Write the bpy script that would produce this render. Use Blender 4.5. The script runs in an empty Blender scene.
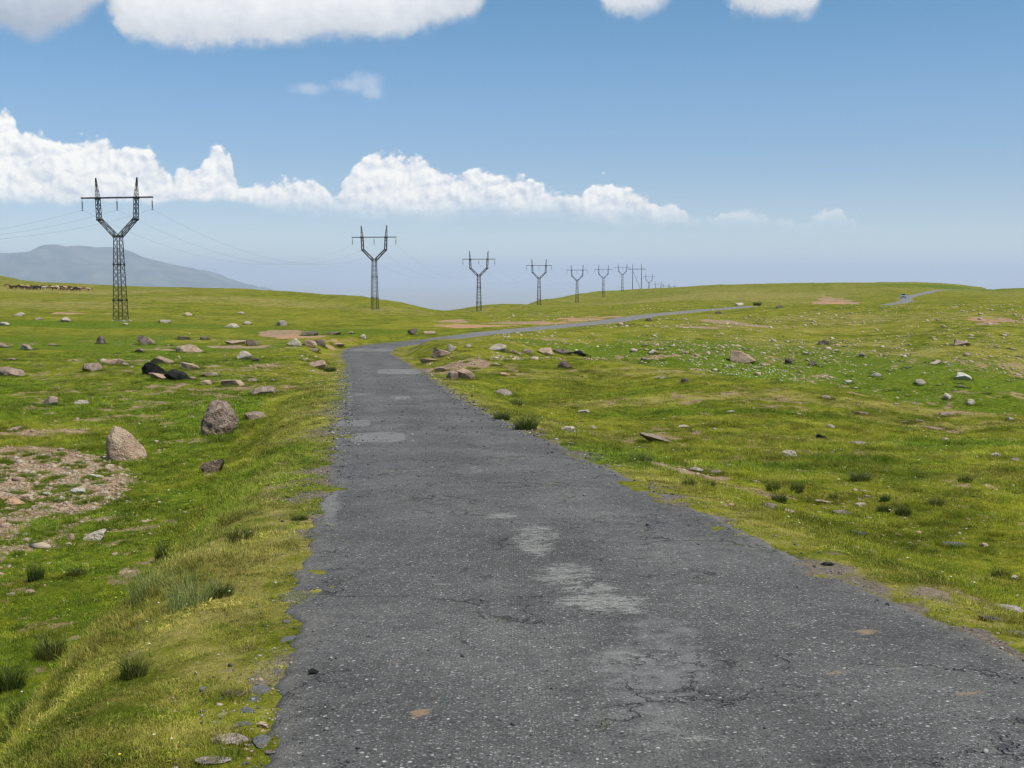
import bpy, bmesh, math, random
import numpy as np
from mathutils import Vector, noise as mnoise

random.seed(7)
RNG = np.random.default_rng(11)
scene = bpy.context.scene
COL = scene.collection
F = 1138.0                       # focal length in pixels of a 1024 px wide frame
CAM = np.array([0.0, 0.0, 1.75])
PITCH = math.atan(109.0 / F)     # true horizon a little above the middle
CP, SP = math.cos(PITCH), math.sin(PITCH)
SUN_EL, SUN_AZ = math.radians(61), math.radians(122)   # high, to the right and a little behind


def ray(px, py):
    """world direction (y = 1) through a point of the reference view; used only to survey where things stand"""
    x = (px - 512.0) / F
    y = (384.0 - py) / F
    d = np.array([x, CP + y * SP, -SP + y * CP])
    return d / d[1]


# ------------------------------------------------------------------ noise (numpy value noise)
def _hash(ix, iy, seed):
    h = (ix.astype(np.int64) * 374761393 + iy.astype(np.int64) * 668265263 + seed * 1442695041) & 0xFFFFFFFF
    h = ((h ^ (h >> 13)) * 1274126177) & 0xFFFFFFFF
    h = (h ^ (h >> 16)) & 0xFFFFFFFF
    return h.astype(np.float64) / 4294967295.0 * 2 - 1


def vnoise(x, y, seed=0):
    ix, iy = np.floor(x), np.floor(y)
    fx, fy = x - ix, y - iy
    fx = fx * fx * fx * (fx * (fx * 6 - 15) + 10)
    fy = fy * fy * fy * (fy * (fy * 6 - 15) + 10)
    a = _hash(ix, iy, seed); b = _hash(ix + 1, iy, seed)
    c = _hash(ix, iy + 1, seed); d = _hash(ix + 1, iy + 1, seed)
    return (a * (1 - fx) + b * fx) * (1 - fy) + (c * (1 - fx) + d * fx) * fy


def fbm(x, y, octaves=4, seed=0, gain=0.5):
    s, a, n = 0, 1.0, 0
    for k in range(octaves):
        s = s + a * vnoise(x * 2 ** k + 17.3 * k, y * 2 ** k - 9.1 * k, seed + k)
        n += a; a *= gain
    return s / n


def sstep(a, b, x):
    t = np.clip((x - a) / (b - a), 0, 1)
    return t * t * (3 - 2 * t)


# ------------------------------------------------------------------ the road's centre line (x, y, z below the eye)
ROAD = [(17.6, -110, 1.2), (11.8, -70, 0.9), (7.5, -40, -0.2), (4.4, -18, -0.9), (1.75, 0, -1.75), (0.9, 5.74, -2.14), (0.42, 9.16, -2.38), (-1.08, 20.4, -3.14),
        (-2.4, 29.5, -3.76), (-4.05, 41, -4.40), (-6.9, 61, -5.22), (-9.35, 78, -5.95), (-11.9, 93, -6.35),
        (-11.9, 104, -6.45), (-7.2, 113, -6.38), (-1.4, 124, -6.17), (4.4, 136, -6.2), (12.0, 155, -6.40),
        (22.5, 185, -6.5), (35.5, 215, -6.65), (48.5, 250, -7.2), (63.2, 290, -7.9), (82, 318, -9.2),
        (105, 330, -8.9), (124, 360, -8.3), (138, 400, -7.9), (172, 475, -7.5), (222, 590, -7.7), (300, 720, -9.0), (380, 900, -14)]


def catmull(pts, n=14):
    P = np.array(pts, float)
    P = np.vstack([2 * P[0] - P[1], P, 2 * P[-1] - P[-2]])
    out = []
    for i in range(1, len(P) - 2):
        p0, p1, p2, p3 = P[i - 1], P[i], P[i + 1], P[i + 2]
        d = [np.sqrt(np.linalg.norm(b - a)) for a, b in ((p0, p1), (p1, p2), (p2, p3))]
        t0 = 0; t1 = d[0]; t2 = t1 + d[1]; t3 = t2 + d[2]
        for t in np.linspace(t1, t2, n, endpoint=False):
            a1 = (t1 - t) / (t1 - t0) * p0 + (t - t0) / (t1 - t0) * p1
            a2 = (t2 - t) / (t2 - t1) * p1 + (t - t1) / (t2 - t1) * p2
            a3 = (t3 - t) / (t3 - t2) * p2 + (t - t2) / (t3 - t2) * p3
            b1 = (t2 - t) / (t2 - t0) * a1 + (t - t0) / (t2 - t0) * a2
            b2 = (t3 - t) / (t3 - t1) * a2 + (t - t1) / (t3 - t1) * a3
            out.append((t2 - t) / (t2 - t1) * b1 + (t - t1) / (t2 - t1) * b2)
    out.append(P[-2])
    return np.array(out)


RC = catmull(ROAD)
RC[:, 2] += CAM[2]
seg = np.linalg.norm(np.diff(RC[:, :2], axis=0), axis=1)
RS = np.concatenate([[0], np.cumsum(seg)])
HALF = 2.07


def road_dist(x, y):
    """signed lateral distance (right positive), road height, arc length of the nearest centre-line point"""
    x = np.asarray(x, float).ravel(); y = np.asarray(y, float).ravel()
    lat = np.full(x.shape, 1e3); rz = np.zeros(x.shape); rs = np.zeros(x.shape)
    near = np.where((y > -125) & (y < 930) & (x > -60) & (x < 420))[0]
    A, B = RC[:-1, :2], RC[1:, :2]
    AB = B - A; L2 = (AB ** 2).sum(1)
    for c in range(0, len(near), 4000):
        idx = near[c:c + 4000]
        px = x[idx][:, None] - A[:, 0]; py = y[idx][:, None] - A[:, 1]
        t = np.clip((px * AB[:, 0] + py * AB[:, 1]) / L2, 0, 1)
        dx = px - t * AB[:, 0]; dy = py - t * AB[:, 1]
        d2 = dx * dx + dy * dy
        k = d2.argmin(1); r = np.arange(len(idx))
        sgn = np.sign(AB[k, 1] * px[r, k] - AB[k, 0] * py[r, k])
        lat[idx] = np.sqrt(d2[r, k]) * sgn
        tt = t[r, k]
        rz[idx] = RC[k, 2] * (1 - tt) + RC[k + 1, 2] * tt
        rs[idx] = RS[k] * (1 - tt) + RS[k + 1] * tt
    return lat, rz, rs


# ------------------------------------------------------------------ terrain: surveyed spot heights, thin-plate interpolation
SPOTS = []


def spot(px, py, D):
    d = ray(px, py)
    SPOTS.append((d[0] * D, D, CAM[2] + d[2] * D))


def spotz(x, y, zrel):
    SPOTS.append((x, y, CAM[2] + zrel))


# left field
for a in [(0, 640, 16.0), (50, 520, 24.5), (125, 457, 32.5), (200, 440, 35.0), (20, 400, 48), (150, 370, 61), (60, 340, 98), (118, 322, 163), (250, 352, 84),
          (300, 338, 108), (300, 322, 180), (200, 335, 112), (0, 318, 170), (400, 331, 128), (400, 319, 200), (375, 310, 275), (280, 304, 300), (200, 300, 300), (320, 301, 350),
          (60, 303, 280), (0, 300, 300), (60, 290, 440), (0, 287.5, 460), (95, 292.5, 450)]:
    spot(*a)
# left skyline and the ground falling away behind it
for px, py, D, drop in [(430, 310, 360, 14), (400, 303, 370, 9), (375, 299, 400, 9), (345, 296.5, 430, 9), (300, 293.5, 470, 8), (250, 290.8, 520, 7), (200, 288.5, 560, 6), (100, 285, 620, 5), (40, 282, 640, 4)]:
    spot(px, py, D)
    d = ray(px, py); spotz(d[0] * D * 1.5, D * 1.5, d[2] * D * 1.5 - drop); spotz(d[0] * D * 1.2, D * 1.2, d[2] * D * 1.2 - drop * .45)
spot(0, 276, 850); spot(-60, 272, 850); spot(-150, 285, 450); spot(-150, 300, 250)
for x, y, z in [(-40, 10, -5.8), (-80, 30, -6), (-30, 40, -4.6), (-60, 80, -5.6), (-14, 2, -5.5), (-12, -15, -4.0), (-30, -40, -3.5), (-150, 100, -6), (-300, 300, -4), (-200, -100, -2), (-150, 0, -5)]:
    spotz(x, y, z)
# middle, behind the bend
for a in [(440, 322, 160), (479, 311.5, 382), (539, 306, 493), (577, 303, 604), (603, 297, 715), (622, 291.5, 825), (560, 314, 250), (500, 317, 230), (620, 306, 330), (700, 300, 400),
          (760, 296, 480), (800, 292, 600), (800, 299, 420)]:
    spot(*a)
for px, py, D, drop in [(455, 309.3, 400, 6), (480, 306.2, 430, 7), (505, 305, 480, 6), (540, 300, 620, 6), (577, 294.3, 740, 5), (603, 291, 820, 4)]:
    spot(px, py, D)
    d = ray(px, py); spotz(d[0] * D * 1.3, D * 1.3, d[2] * D * 1.3 - drop)
spotz(-32, 460, -19); spotz(-60, 700, -30)
# right skyline
for a in [(640, 289, 900), (700, 287.5, 940), (800, 285.5, 920), (880, 284.5, 860), (960, 284.5, 760), (1024, 288, 700), (1100, 290, 650)]:
    spot(*a)
for x, y, z in [(140, 1155, -27), (175, 1350, -32), (235, 1600, -37), (400, 1500, -50), (0, 1200, -50), (600, 1300, -50), (-500, 1500, -40), (-250, 1100, -16), (-900, 1300, -30),
                (320, 1100, -22), (500, 950, -18)]:
    spotz(x, y, z)
# right meadow up to its lip, the gully behind the lip, and the stony slope beyond
for a in [(800, 480, 19.5), (1024, 565, 13), (950, 470, 22.5), (700, 420, 37), (600, 380, 58), (545, 362, 76), (520, 350, 88), (620, 364, 72), (700, 378, 65), (850, 404, 57), (1024, 430, 49),
          (1150, 450, 44), (850, 440, 33), (950, 430, 40)]:
    spot(*a)
for px, py, D, dz in [(540, 356, 84, -.9), (620, 364, 81, -1.5), (700, 378, 74, -2.0), (850, 404, 65, -2.4), (1024, 430, 57, -2.6), (1150, 450, 51, -2.6)]:
    d = ray(px, py); spotz(d[0] * D, D, d[2] * D + dz)
for a in [(700, 373, 84), (850, 399, 76), (1024, 424, 68), (700, 345, 106), (700, 322, 146), (850, 362, 98), (850, 332, 134), (830, 305, 215), (1024, 375, 88), (1024, 335, 120), (1024, 305, 190), (960, 300, 330), (930, 309, 230),
          (640, 345, 104), (600, 336, 112), (545, 340, 104), (770, 318, 165), (1150, 390, 100), (1200, 330, 200), (1024, 296, 480), (740, 309, 225)]:
    spot(*a)
for x, y, z in [(8, 3, -2.6), (10, 8, -2.9), (14, -10, -2.2), (25, 10, -4.2), (40, 0, -4.6), (30, -40, -1.5), (60, 40, -8), (120, 60, -9), (150, -50, -5), (300, 200, -7), (60, -100, 0), (0, -200, 0),
                (450, 500, -8), (600, 200, -10), (-500, -300, -5), (300, -300, -5), (-700, 300, -6), (-500, 800, -5), (700, 700, -12)]:
    spotz(x, y, z)
for x, y, z in ROAD[14:]:
    spotz(x, y, z)
for a in range(0, 360, 30):
    r = 2400
    spotz(r * math.sin(math.radians(a)), r * math.cos(math.radians(a)), -110)
SP_ = np.array(SPOTS)


def squash(x, y):
    r = np.hypot(x, y) + 1e-6
    k = np.log1p(r / 12.0) / r
    return x * k, y * k


def _tps_k(d2):
    return 0.5 * d2 * np.log(d2 + 1e-12)


_su, _sv = squash(SP_[:, 0], SP_[:, 1])
_n = len(SP_)
_K = _tps_k((_su[:, None] - _su) ** 2 + (_sv[:, None] - _sv) ** 2) + np.eye(_n) * 4e-5
_P = np.c_[np.ones(_n), _su, _sv]
_M = np.block([[_K, _P], [_P.T, np.zeros((3, 3))]])
_W = np.linalg.solve(_M, np.r_[SP_[:, 2], 0, 0, 0])


def natural(x, y):
    out = np.empty(x.shape)
    for c in range(0, len(x), 50000):
        u, v = squash(x[c:c + 50000], y[c:c + 50000])
        k = _tps_k((u[:, None] - _su) ** 2 + (v[:, None] - _sv) ** 2)
        out[c:c + 50000] = k @ _W[:_n] + _W[_n] + _W[_n + 1] * u + _W[_n + 2] * v
    return out


def terrain(x, y, full=False, paved=False):
    x = np.atleast_1d(np.asarray(x, float)); y = np.atleast_1d(np.asarray(y, float))
    r = np.hypot(x, y)
    z = natural(x, y)
    # far away the plateau breaks off to the hazy plain
    far = sstep(1400, 4200, r)
    z = z * (1 - far) + (-499.0) * far
    # rolling and hummocky relief
    amp = np.clip(r / 60, 0.25, 3.0) * (1 - far)
    z += amp * 0.16 * fbm(x / 14, y / 14, 3, 3)
    z += 0.10 * fbm(x / 1.9, y / 1.9, 3, 9) * (1 - far)
    z += 0.035 * fbm(x / 0.4, y / 0.4, 2, 21) * (r < 60)
    lat, rz, rs = road_dist(x, y)
    d = np.abs(lat)
    farw = np.clip(rs / 400, 0, 1)
    wob = 0.5 * fbm(x / 5, y / 5, 2, 77)
    inner = np.where(lat < 0, 2.9, 2.5) + wob * 0.5
    outer = np.where(lat < 0, 5.4, 5.6) + wob
    w = 1 - sstep(inner, outer, d)
    bed = rz - 0.045 + 0.022 * fbm(x / .22, y / .22, 3, 5) + 0.022 * fbm(x / 1.5, y / 1.5, 2, 15) - 0.05 * sstep(2.4, 3.2, d) + .02 * (1 - sstep(2.2, 2.5, d))
    if paved: bed = np.where(d < 2.0, rz - .01, bed)
    else: bed = bed - 0.10 * (1 - sstep(1.5, 1.85, d))
    z = z * (1 - w) + bed * w
    if full:
        return z, lat, rs
    return z


_T = np.geomspace(2.5, 1500, 230)


def land(px, py):
    """where the line of sight through (px, py) meets the ground"""
    d = ray(px, py)
    z = terrain(_T * d[0], _T, paved=True)
    below = (CAM[2] + _T * d[2]) < z
    k = int(np.argmax(below)) if below.any() else len(_T) - 1
    lo, hi = (_T[max(k - 1, 0)], _T[k])
    for _ in range(14):
        m = .5 * (lo + hi)
        if CAM[2] + m * d[2] < terrain([m * d[0]], [m], paved=True)[0]: hi = m
        else: lo = m
    D = hi
    return np.array([D * d[0], D, terrain([D * d[0]], [D], paved=True)[0]]), D


# ------------------------------------------------------------------ object helpers
def tag(o, label=None, cat=None, group=None, kind=None):
    if label: o['label'] = label
    if cat: o['category'] = cat
    if group: o['group'] = group
    if kind: o['kind'] = kind
    return o


def link(o, parent=None):
    COL.objects.link(o)
    if parent: o.parent = parent
    return o


def empty(name, loc, rz=0.0):
    o = bpy.data.objects.new(name, None)
    o.location = loc; o.rotation_euler = (0, 0, rz); o.empty_display_size = .2
    return link(o)


def mesh_np(name, V, Fa, smooth=False):
    """V (n,3), Fa (m,k) arrays -> mesh"""
    me = bpy.data.meshes.new(name)
    V = np.asarray(V, np.float32); Fa = np.asarray(Fa, np.int32)
    me.vertices.add(len(V)); me.vertices.foreach_set('co', V.ravel())
    k = Fa.shape[1]
    me.loops.add(Fa.size); me.loops.foreach_set('vertex_index', Fa.ravel())
    me.polygons.add(len(Fa))
    me.polygons.foreach_set('loop_start', np.arange(0, Fa.size, k, dtype=np.int32))
    me.polygons.foreach_set('use_smooth', np.full(len(Fa), smooth, bool))
    me.update(calc_edges=True); me.validate()
    return me


def add_attr(me, name, arr, typ='FLOAT', dom='POINT'):
    a = me.attributes.new(name, typ, dom)
    arr = np.asarray(arr, np.float32)
    if typ == 'FLOAT': a.data.foreach_set('value', arr.ravel())
    elif typ == 'FLOAT_VECTOR': a.data.foreach_set('vector', arr.ravel())
    elif typ == 'FLOAT_COLOR':
        a.data.foreach_set('color', np.c_[arr, np.ones(len(arr))].astype(np.float32).ravel())


class MB:
    """collects boxes, bars, tubes into one mesh"""
    def __init__(s): s.v = []; s.f = []
    def _add(s, vs, fs):
        b = len(s.v); s.v += [tuple(p) for p in vs]; s.f += [tuple(b + i for i in q) for q in fs]
    def box(s, c, h, rz=0.0):
        ca, sa = math.cos(rz), math.sin(rz); vs = []
        for dz in (-1, 1):
            for dx, dy in ((-1, -1), (1, -1), (1, 1), (-1, 1)):
                x, y = dx * h[0], dy * h[1]
                vs.append((c[0] + x * ca - y * sa, c[1] + x * sa + y * ca, c[2] + dz * h[2]))
        s._add(vs, [(0, 3, 2, 1), (4, 5, 6, 7), (0, 1, 5, 4), (1, 2, 6, 5), (2, 3, 7, 6), (3, 0, 4, 7)])
    def tube(s, a, b, ra, rb=None, n=4, cap=True):
        a = Vector(a); b = Vector(b); rb = ra if rb is None else rb
        d = (b - a)
        if d.length < 1e-6: return
        d.normalize()
        u = d.orthogonal().normalized(); w = d.cross(u)
        vs = []
        for p, r in ((a, ra), (b, rb)):
            for i in range(n):
                t = 2 * math.pi * (i + .5) / n
                vs.append(p + u * (r * math.cos(t)) + w * (r * math.sin(t)))
        fs = [(i, (i + 1) % n, n + (i + 1) % n, n + i) for i in range(n)]
        if cap: fs += [tuple(reversed(range(n))), tuple(range(n, 2 * n))]
        s._add(vs, fs)
    def lathe(s, c, prof, n=12):
        vs = []
        for r, z in prof:
            for i in range(n):
                t = 2 * math.pi * i / n
                vs.append((c[0] + r * math.cos(t), c[1] + r * math.sin(t), c[2] + z))
        fs = []
        for k in range(len(prof) - 1):
            for i in range(n):
                j = (i + 1) % n
                fs.append((k * n + i, k * n + j, (k + 1) * n + j, (k + 1) * n + i))
        fs += [tuple(reversed(range(n))), tuple(range((len(prof) - 1) * n, len(prof) * n))]
        s._add(vs, fs)
    def build(s, name, mat, parent=None, smooth=False, loc=None):
        me = bpy.data.meshes.new(name); me.from_pydata(s.v, [], s.f); me.update()
        if smooth: me.polygons.foreach_set('use_smooth', np.full(len(me.polygons), True))
        me.materials.append(mat)
        o = bpy.data.objects.new(name, me)
        if loc is not None: o.location = loc
        return link(o, parent)


def copy_tree(o, parent=None):
    c = o.copy(); COL.objects.link(c); c.parent = parent
    for ch in list(o.children):
        copy_tree(ch, c)
    return c


# ------------------------------------------------------------------ node helpers
class S:
    """a float socket with arithmetic"""
    def __init__(s, nt, sock): s.nt = nt; s.s = sock
    def _m(s, op, *o, clamp=False):
        n = s.nt.nodes.new('ShaderNodeMath'); n.operation = op; n.use_clamp = clamp
        for i, a in enumerate((s,) + o):
            if isinstance(a, S): s.nt.links.new(a.s, n.inputs[i])
            else: n.inputs[i].default_value = a
        return S(s.nt, n.outputs[0])
    def __add__(s, o): return s._m('ADD', o)
    __radd__ = __add__
    def __mul__(s, o): return s._m('MULTIPLY', o)
    __rmul__ = __mul__
    def __sub__(s, o): return s._m('SUBTRACT', o)
    def __rsub__(s, o): return (s * -1.0) + o
    def __truediv__(s, o): return s._m('DIVIDE', o)
    def max(s, o): return s._m('MAXIMUM', o)
    def min(s, o): return s._m('MINIMUM', o)
    def pow(s, o): return s._m('POWER', o)
    def clamp(s): return s._m('ADD', 0.0, clamp=True)
    def step(s, a, b):
        n = s.nt.nodes.new('ShaderNodeMapRange'); n.interpolation_type = 'SMOOTHSTEP'
        s.nt.links.new(s.s, n.inputs['Value'])
        if a <= b: lo, hi, t0, t1 = a, b, 0., 1.
        else: lo, hi, t0, t1 = b, a, 1., 0.
        n.inputs['From Min'].default_value = lo; n.inputs['From Max'].default_value = hi
        n.inputs['To Min'].default_value = t0; n.inputs['To Max'].default_value = t1
        return S(s.nt, n.outputs[0])


def nnoise(nt, vec, scale, detail=4, rough=.55, dist=0.0, out=0):
    n = nt.nodes.new('ShaderNodeTexNoise')
    n.inputs['Scale'].default_value = scale; n.inputs['Detail'].default_value = detail
    n.inputs['Roughness'].default_value = rough; n.inputs['Distortion'].default_value = dist
    nt.links.new(vec, n.inputs['Vector'])
    return S(nt, n.outputs[0]) if out == 0 else n.outputs[1]


def nvor(nt, vec, scale, feature='F1', rand=1.0, detail=0.0, rough=.5):
    n = nt.nodes.new('ShaderNodeTexVoronoi'); n.feature = feature
    n.inputs['Scale'].default_value = scale; n.inputs['Randomness'].default_value = rand
    if 'Detail' in n.inputs: n.inputs['Detail'].default_value = detail; n.inputs['Roughness'].default_value = rough
    nt.links.new(vec, n.inputs['Vector'])
    return n


def mixc(nt, fac, a, b):
    n = nt.nodes.new('ShaderNodeMix'); n.data_type = 'RGBA'; n.clamp_factor = True
    if isinstance(fac, S): nt.links.new(fac.s, n.inputs[0])
    else: n.inputs[0].default_value = fac
    for i, c in ((6, a), (7, b)):
        if isinstance(c, tuple): n.inputs[i].default_value = (*c, 1)
        else: nt.links.new(c, n.inputs[i])
    return n.outputs[2]


def scalec(nt, col, fac):
    n = nt.nodes.new('ShaderNodeVectorMath'); n.operation = 'SCALE'
    if isinstance(col, tuple): n.inputs[0].default_value = col
    else: nt.links.new(col, n.inputs[0])
    if isinstance(fac, S): nt.links.new(fac.s, n.inputs['Scale'])
    else: n.inputs['Scale'].default_value = fac
    return n.outputs[0]


def new_mat(name, rough=.9, spec=.3):
    m = bpy.data.materials.new(name); m.use_nodes = True
    nt = m.node_tree; b = nt.nodes['Principled BSDF']
    b.inputs['Roughness'].default_value = rough
    b.inputs['Specular IOR Level'].default_value = spec
    return m, nt, b


def bump(nt, b, h, strength, dist):
    n = nt.nodes.new('ShaderNodeBump'); n.inputs['Strength'].default_value = strength
    n.inputs['Distance'].default_value = dist
    nt.links.new(h.s, n.inputs['Height']); nt.links.new(n.outputs[0], b.inputs['Normal'])


def wpos(nt):
    return nt.nodes.new('ShaderNodeNewGeometry').outputs['Position']


def opos(nt):
    return nt.nodes.new('ShaderNodeTexCoord').outputs['Object']


def attr(nt, name, typ='GEOMETRY', out='Fac'):
    n = nt.nodes.new('ShaderNodeAttribute'); n.attribute_name = name; n.attribute_type = typ
    return n.outputs[out]


def sep(nt, sock):
    n = nt.nodes.new('ShaderNodeSeparateXYZ'); nt.links.new(sock, n.inputs[0])
    return [S(nt, o) for o in n.outputs]


def simple(name, col, rough=.6, metal=0.0, var=.25, scale=3.0):
    m, nt, b = new_mat(name, rough)
    b.inputs['Metallic'].default_value = metal
    v = nnoise(nt, opos(nt), scale, 5, .6)
    c = mixc(nt, v.step(.35, .65), tuple(x * (1 - var) for x in col), tuple(min(1, x * (1 + var)) for x in col))
    nt.links.new(c, b.inputs['Base Color'])
    return m


# ------------------------------------------------------------------ turf colour (shared by soil sheet and blades)
def turf_group():
    g = bpy.data.node_groups.new('turf_colour', 'ShaderNodeTree')
    g.interface.new_socket('Tint', in_out='INPUT', socket_type='NodeSocketVector')
    g.interface.new_socket('Color', in_out='OUTPUT', socket_type='NodeSocketColor')
    gi = g.nodes.new('NodeGroupInput'); go = g.nodes.new('NodeGroupOutput')
    p = wpos(g)
    dry, lush, _ = sep(g, gi.outputs[0])
    n1 = nnoise(g, p, .09, 5, .68); n2 = nnoise(g, p, .5, 6, .72, .6); n3 = nnoise(g, p, 3.6, 5, .7, .5)
    green = mixc(g, n2.step(.38, .64), (.092, .116, .009), (.222, .236, .016))
    green = mixc(g, (n1 * .6 + n3 * .4).step(.44, .60) * .7, green, (.290, .262, .028))
    olive = mixc(g, n2.step(.35, .65), (.205, .175, .038), (.340, .292, .080))
    deep = mixc(g, n3.step(.35, .65), (.064, .106, .008), (.170, .224, .013))
    c0 = green
    c = mixc(g, (dry + (n3 - .5) * 1.7 + (n2 - .5) * 2.0 + (n1 - .5) * .6).step(.20, 1.0), green, olive)
    c = mixc(g, (lush - (n3 - .5) * 1.1 - (n2 - .5) * 1.1 + (n1 - .5) * 1.2).step(.10, .85), c, deep)
    g.links.new(c, go.inputs[0])
    return g


TURF = turf_group()


def turf_col(nt, tint_socket):
    n = nt.nodes.new('ShaderNodeGroup'); n.node_tree = TURF
    nt.links.new(tint_socket, n.inputs[0])
    return n.outputs[0]

# ------------------------------------------------------------------ zones of the ground: (px, py, w, h, strength) surveyed, kept as world ellipses
def ellipse(px, py, w, h, s):
    c, D = land(px, py)
    a, _ = land(px - w / 2, py); b, _ = land(px + w / 2, py)
    n, _ = land(px, py + h / 2); f, _ = land(px, py - h / 2)
    return (c[0], c[1], max(abs(b[0] - a[0]) / 2, .05), max(min(abs(f[1] - n[1]) / 2, 6 * abs(b[0] - a[0]) + 30), .05), s, f[0] - n[0], f[1] - n[1])


def blob(e, x, y):
    cx, cy, rx, ry, s, sx, sy = e
    k = sx / sy if abs(sy) > 1e-6 else 0
    dy = y - cy
    dx = x - cx - k * dy
    q = (dx / rx) ** 2 + (dy / ry) ** 2
    return s * np.clip(1.45 - q, 0, 1)


DIRT = [ellipse(*a) for a in [
    (50, 482, 165, 62, 1.25), (20, 455, 90, 14, .75), (-20, 500, 120, 70, 1.25), (35, 432, 110, 9, .7), (10, 545, 70, 26, .45), (292, 333, 62, 6, 1.0), (70, 313, 60, 3.5, .9), (110, 315, 20, 3, .8),
    (480, 325.5, 80, 7, 1.0), (455, 322, 50, 5, .8), (560, 321.5, 110, 4, .9), (590, 317, 70, 3, .7), (835, 304, 40, 3, .9), (668, 437, 50, 5, .6), (685, 467, 60, 9, .65), (870, 512, 110, 18, .45),
    (720, 324, 80, 8, .5), (1005, 318, 40, 4, .3), (985, 324, 30, 3, .3), (1005, 612, 60, 22, .6), (255, 705, 70, 60, .55), (240, 755, 120, 30, .5), (560, 424, 70, 4, .4), (905, 428, 100, 5, .5), (740, 490, 70, 10, .35),
    (240, 346, 60, 5, .6), (235, 386, 60, 8, .4), (150, 385, 160, 8, .35), (200, 358, 70, 5, .45), (90, 368, 80, 5, .35), (330, 347, 30, 4, .5), (450, 367, 60, 14, .5), (110, 400, 200, 5, .3), (850, 525, 190, 10, .4), (960, 545, 130, 10, .35), (300, 368, 70, 5, .45), (290, 352, 60, 4, .35)]]
LUSH_AND_SHADE = [ellipse(*a) for a in [
    (190, 540, 200, 110, .55), (80, 590, 200, 60, .45), (280, 350, 90, 16, .3), (120, 325, 460, 8, .95), (330, 330, 180, 5, .9), (170, 425, 220, 30, .35), (60, 420, 150, 22, .35),
    (640, 352, 120, 26, .8), (720, 362, 190, 30, .9), (800, 374, 190, 34, .9), (900, 392, 210, 36, .85), (1000, 407, 190, 38, .85), (560, 345, 110, 9, .9), (520, 400, 90, 16, .35), (620, 455, 120, 10, .8), (740, 468, 160, 10, .9), (740, 412, 300, 7, .9), (960, 446, 180, 9, .9), (870, 462, 200, 8, .7), (640, 392, 160, 7, .7),
    (640, 336, 70, 9, .5), (920, 345, 30, 4, .7), (910, 302, 16, 3, .6), (20, 280, 60, 3, 1.), (960, 288.5, 120, 2.5, .9), (330, 385, 60, 30, .3), (410, 330, 60, 3, .7)]]  # ellipses on the far left and right ridges paint cloud shade as deeper green
DRY = [ellipse(*a) for a in [
    (860, 330, 420, 46, .62), (1020, 350, 260, 60, .5), (760, 396, 330, 12, .8), (600, 374, 240, 14, .7), (920, 424, 220, 10, .75), (800, 440, 220, 6, .6), (680, 436, 140, 6, .5), (60, 305, 260, 8, .55), (250, 302, 260, 8, .5), (400, 312, 120, 8, .4), (700, 298, 360, 10, .5), (60, 290, 300, 4, .9),
    (700, 330, 120, 16, .35), (140, 610, 120, 60, .25), (310, 560, 30, 140, .4), (210, 590, 100, 40, .4), (985, 480, 160, 40, .25), (70, 385, 240, 26, .3)]]


def zones(x, y, lat=None):
    if lat is None: lat = road_dist(x, y)[0]
    r = np.hypot(x, y)
    n = fbm(x / 3.1, y / 3.1, 4, 31); n2 = fbm(x / .7, y / .7, 3, 41); nf = fbm(x / 25, y / 25, 3, 51)
    nn = np.where(r < 60, n * .6 + n2 * .5, nf * .8 + n * .3)
    def tot(L):
        t = np.zeros(x.shape)
        for e in L: t = np.maximum(t, blob(e, x, y))
        return t
    td = tot(DIRT)
    dirt = np.clip(sstep(.30, .80, td + np.where(r < 60, nn * .8, fbm(x / 7, y / 9, 4, 57) * 1.3)), 0, 1) * (td > .02)
    bank = (lat < -2.4) & (lat > -6.5) & (y < 75)
    bankd = np.where(bank, .42 * np.exp(-((lat + 3.6) / 1.3) ** 2), 0)
    bare = sstep(.36, .66, fbm(x / .55, y / .55, 3, 141) * .9 + fbm(x / 4.5, y / 4.5, 2, 142) * .7 + .12) * (r < 110) * .62
    dirt = np.maximum(dirt, bare)
    field = (lat < -5.2) & (x < 2) & (y < 130)
    lush = np.clip(np.maximum(tot(LUSH_AND_SHADE), field * (.50 + .8 * fbm(x / 9, y / 9, 2, 144)) * (1 - sstep(90, 130, y))) + nn * .35, 0, 1)  # lush grass, plus the cloud shade painted on the end ridges
    dry = np.clip(tot(DRY) + nn * .3 + sstep(150, 500, r) * .35 + nf * .25, 0, 1)
    a = np.abs(lat)
    dry = np.clip(dry + bankd + n2 * .35 * (r < 60) + .5 * np.exp(-((a - 2.4) / .9) ** 2), 0, 1)
    dirt = np.clip(dirt + np.clip(.42 * np.exp(-((a - 2.1) / .16) ** 2) + n2 * .9 * (a < 2.7) + n * .3 * (a < 2.7), 0, 1) * (a < 3.0), 0, 1)
    return dry, lush, dirt


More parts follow.
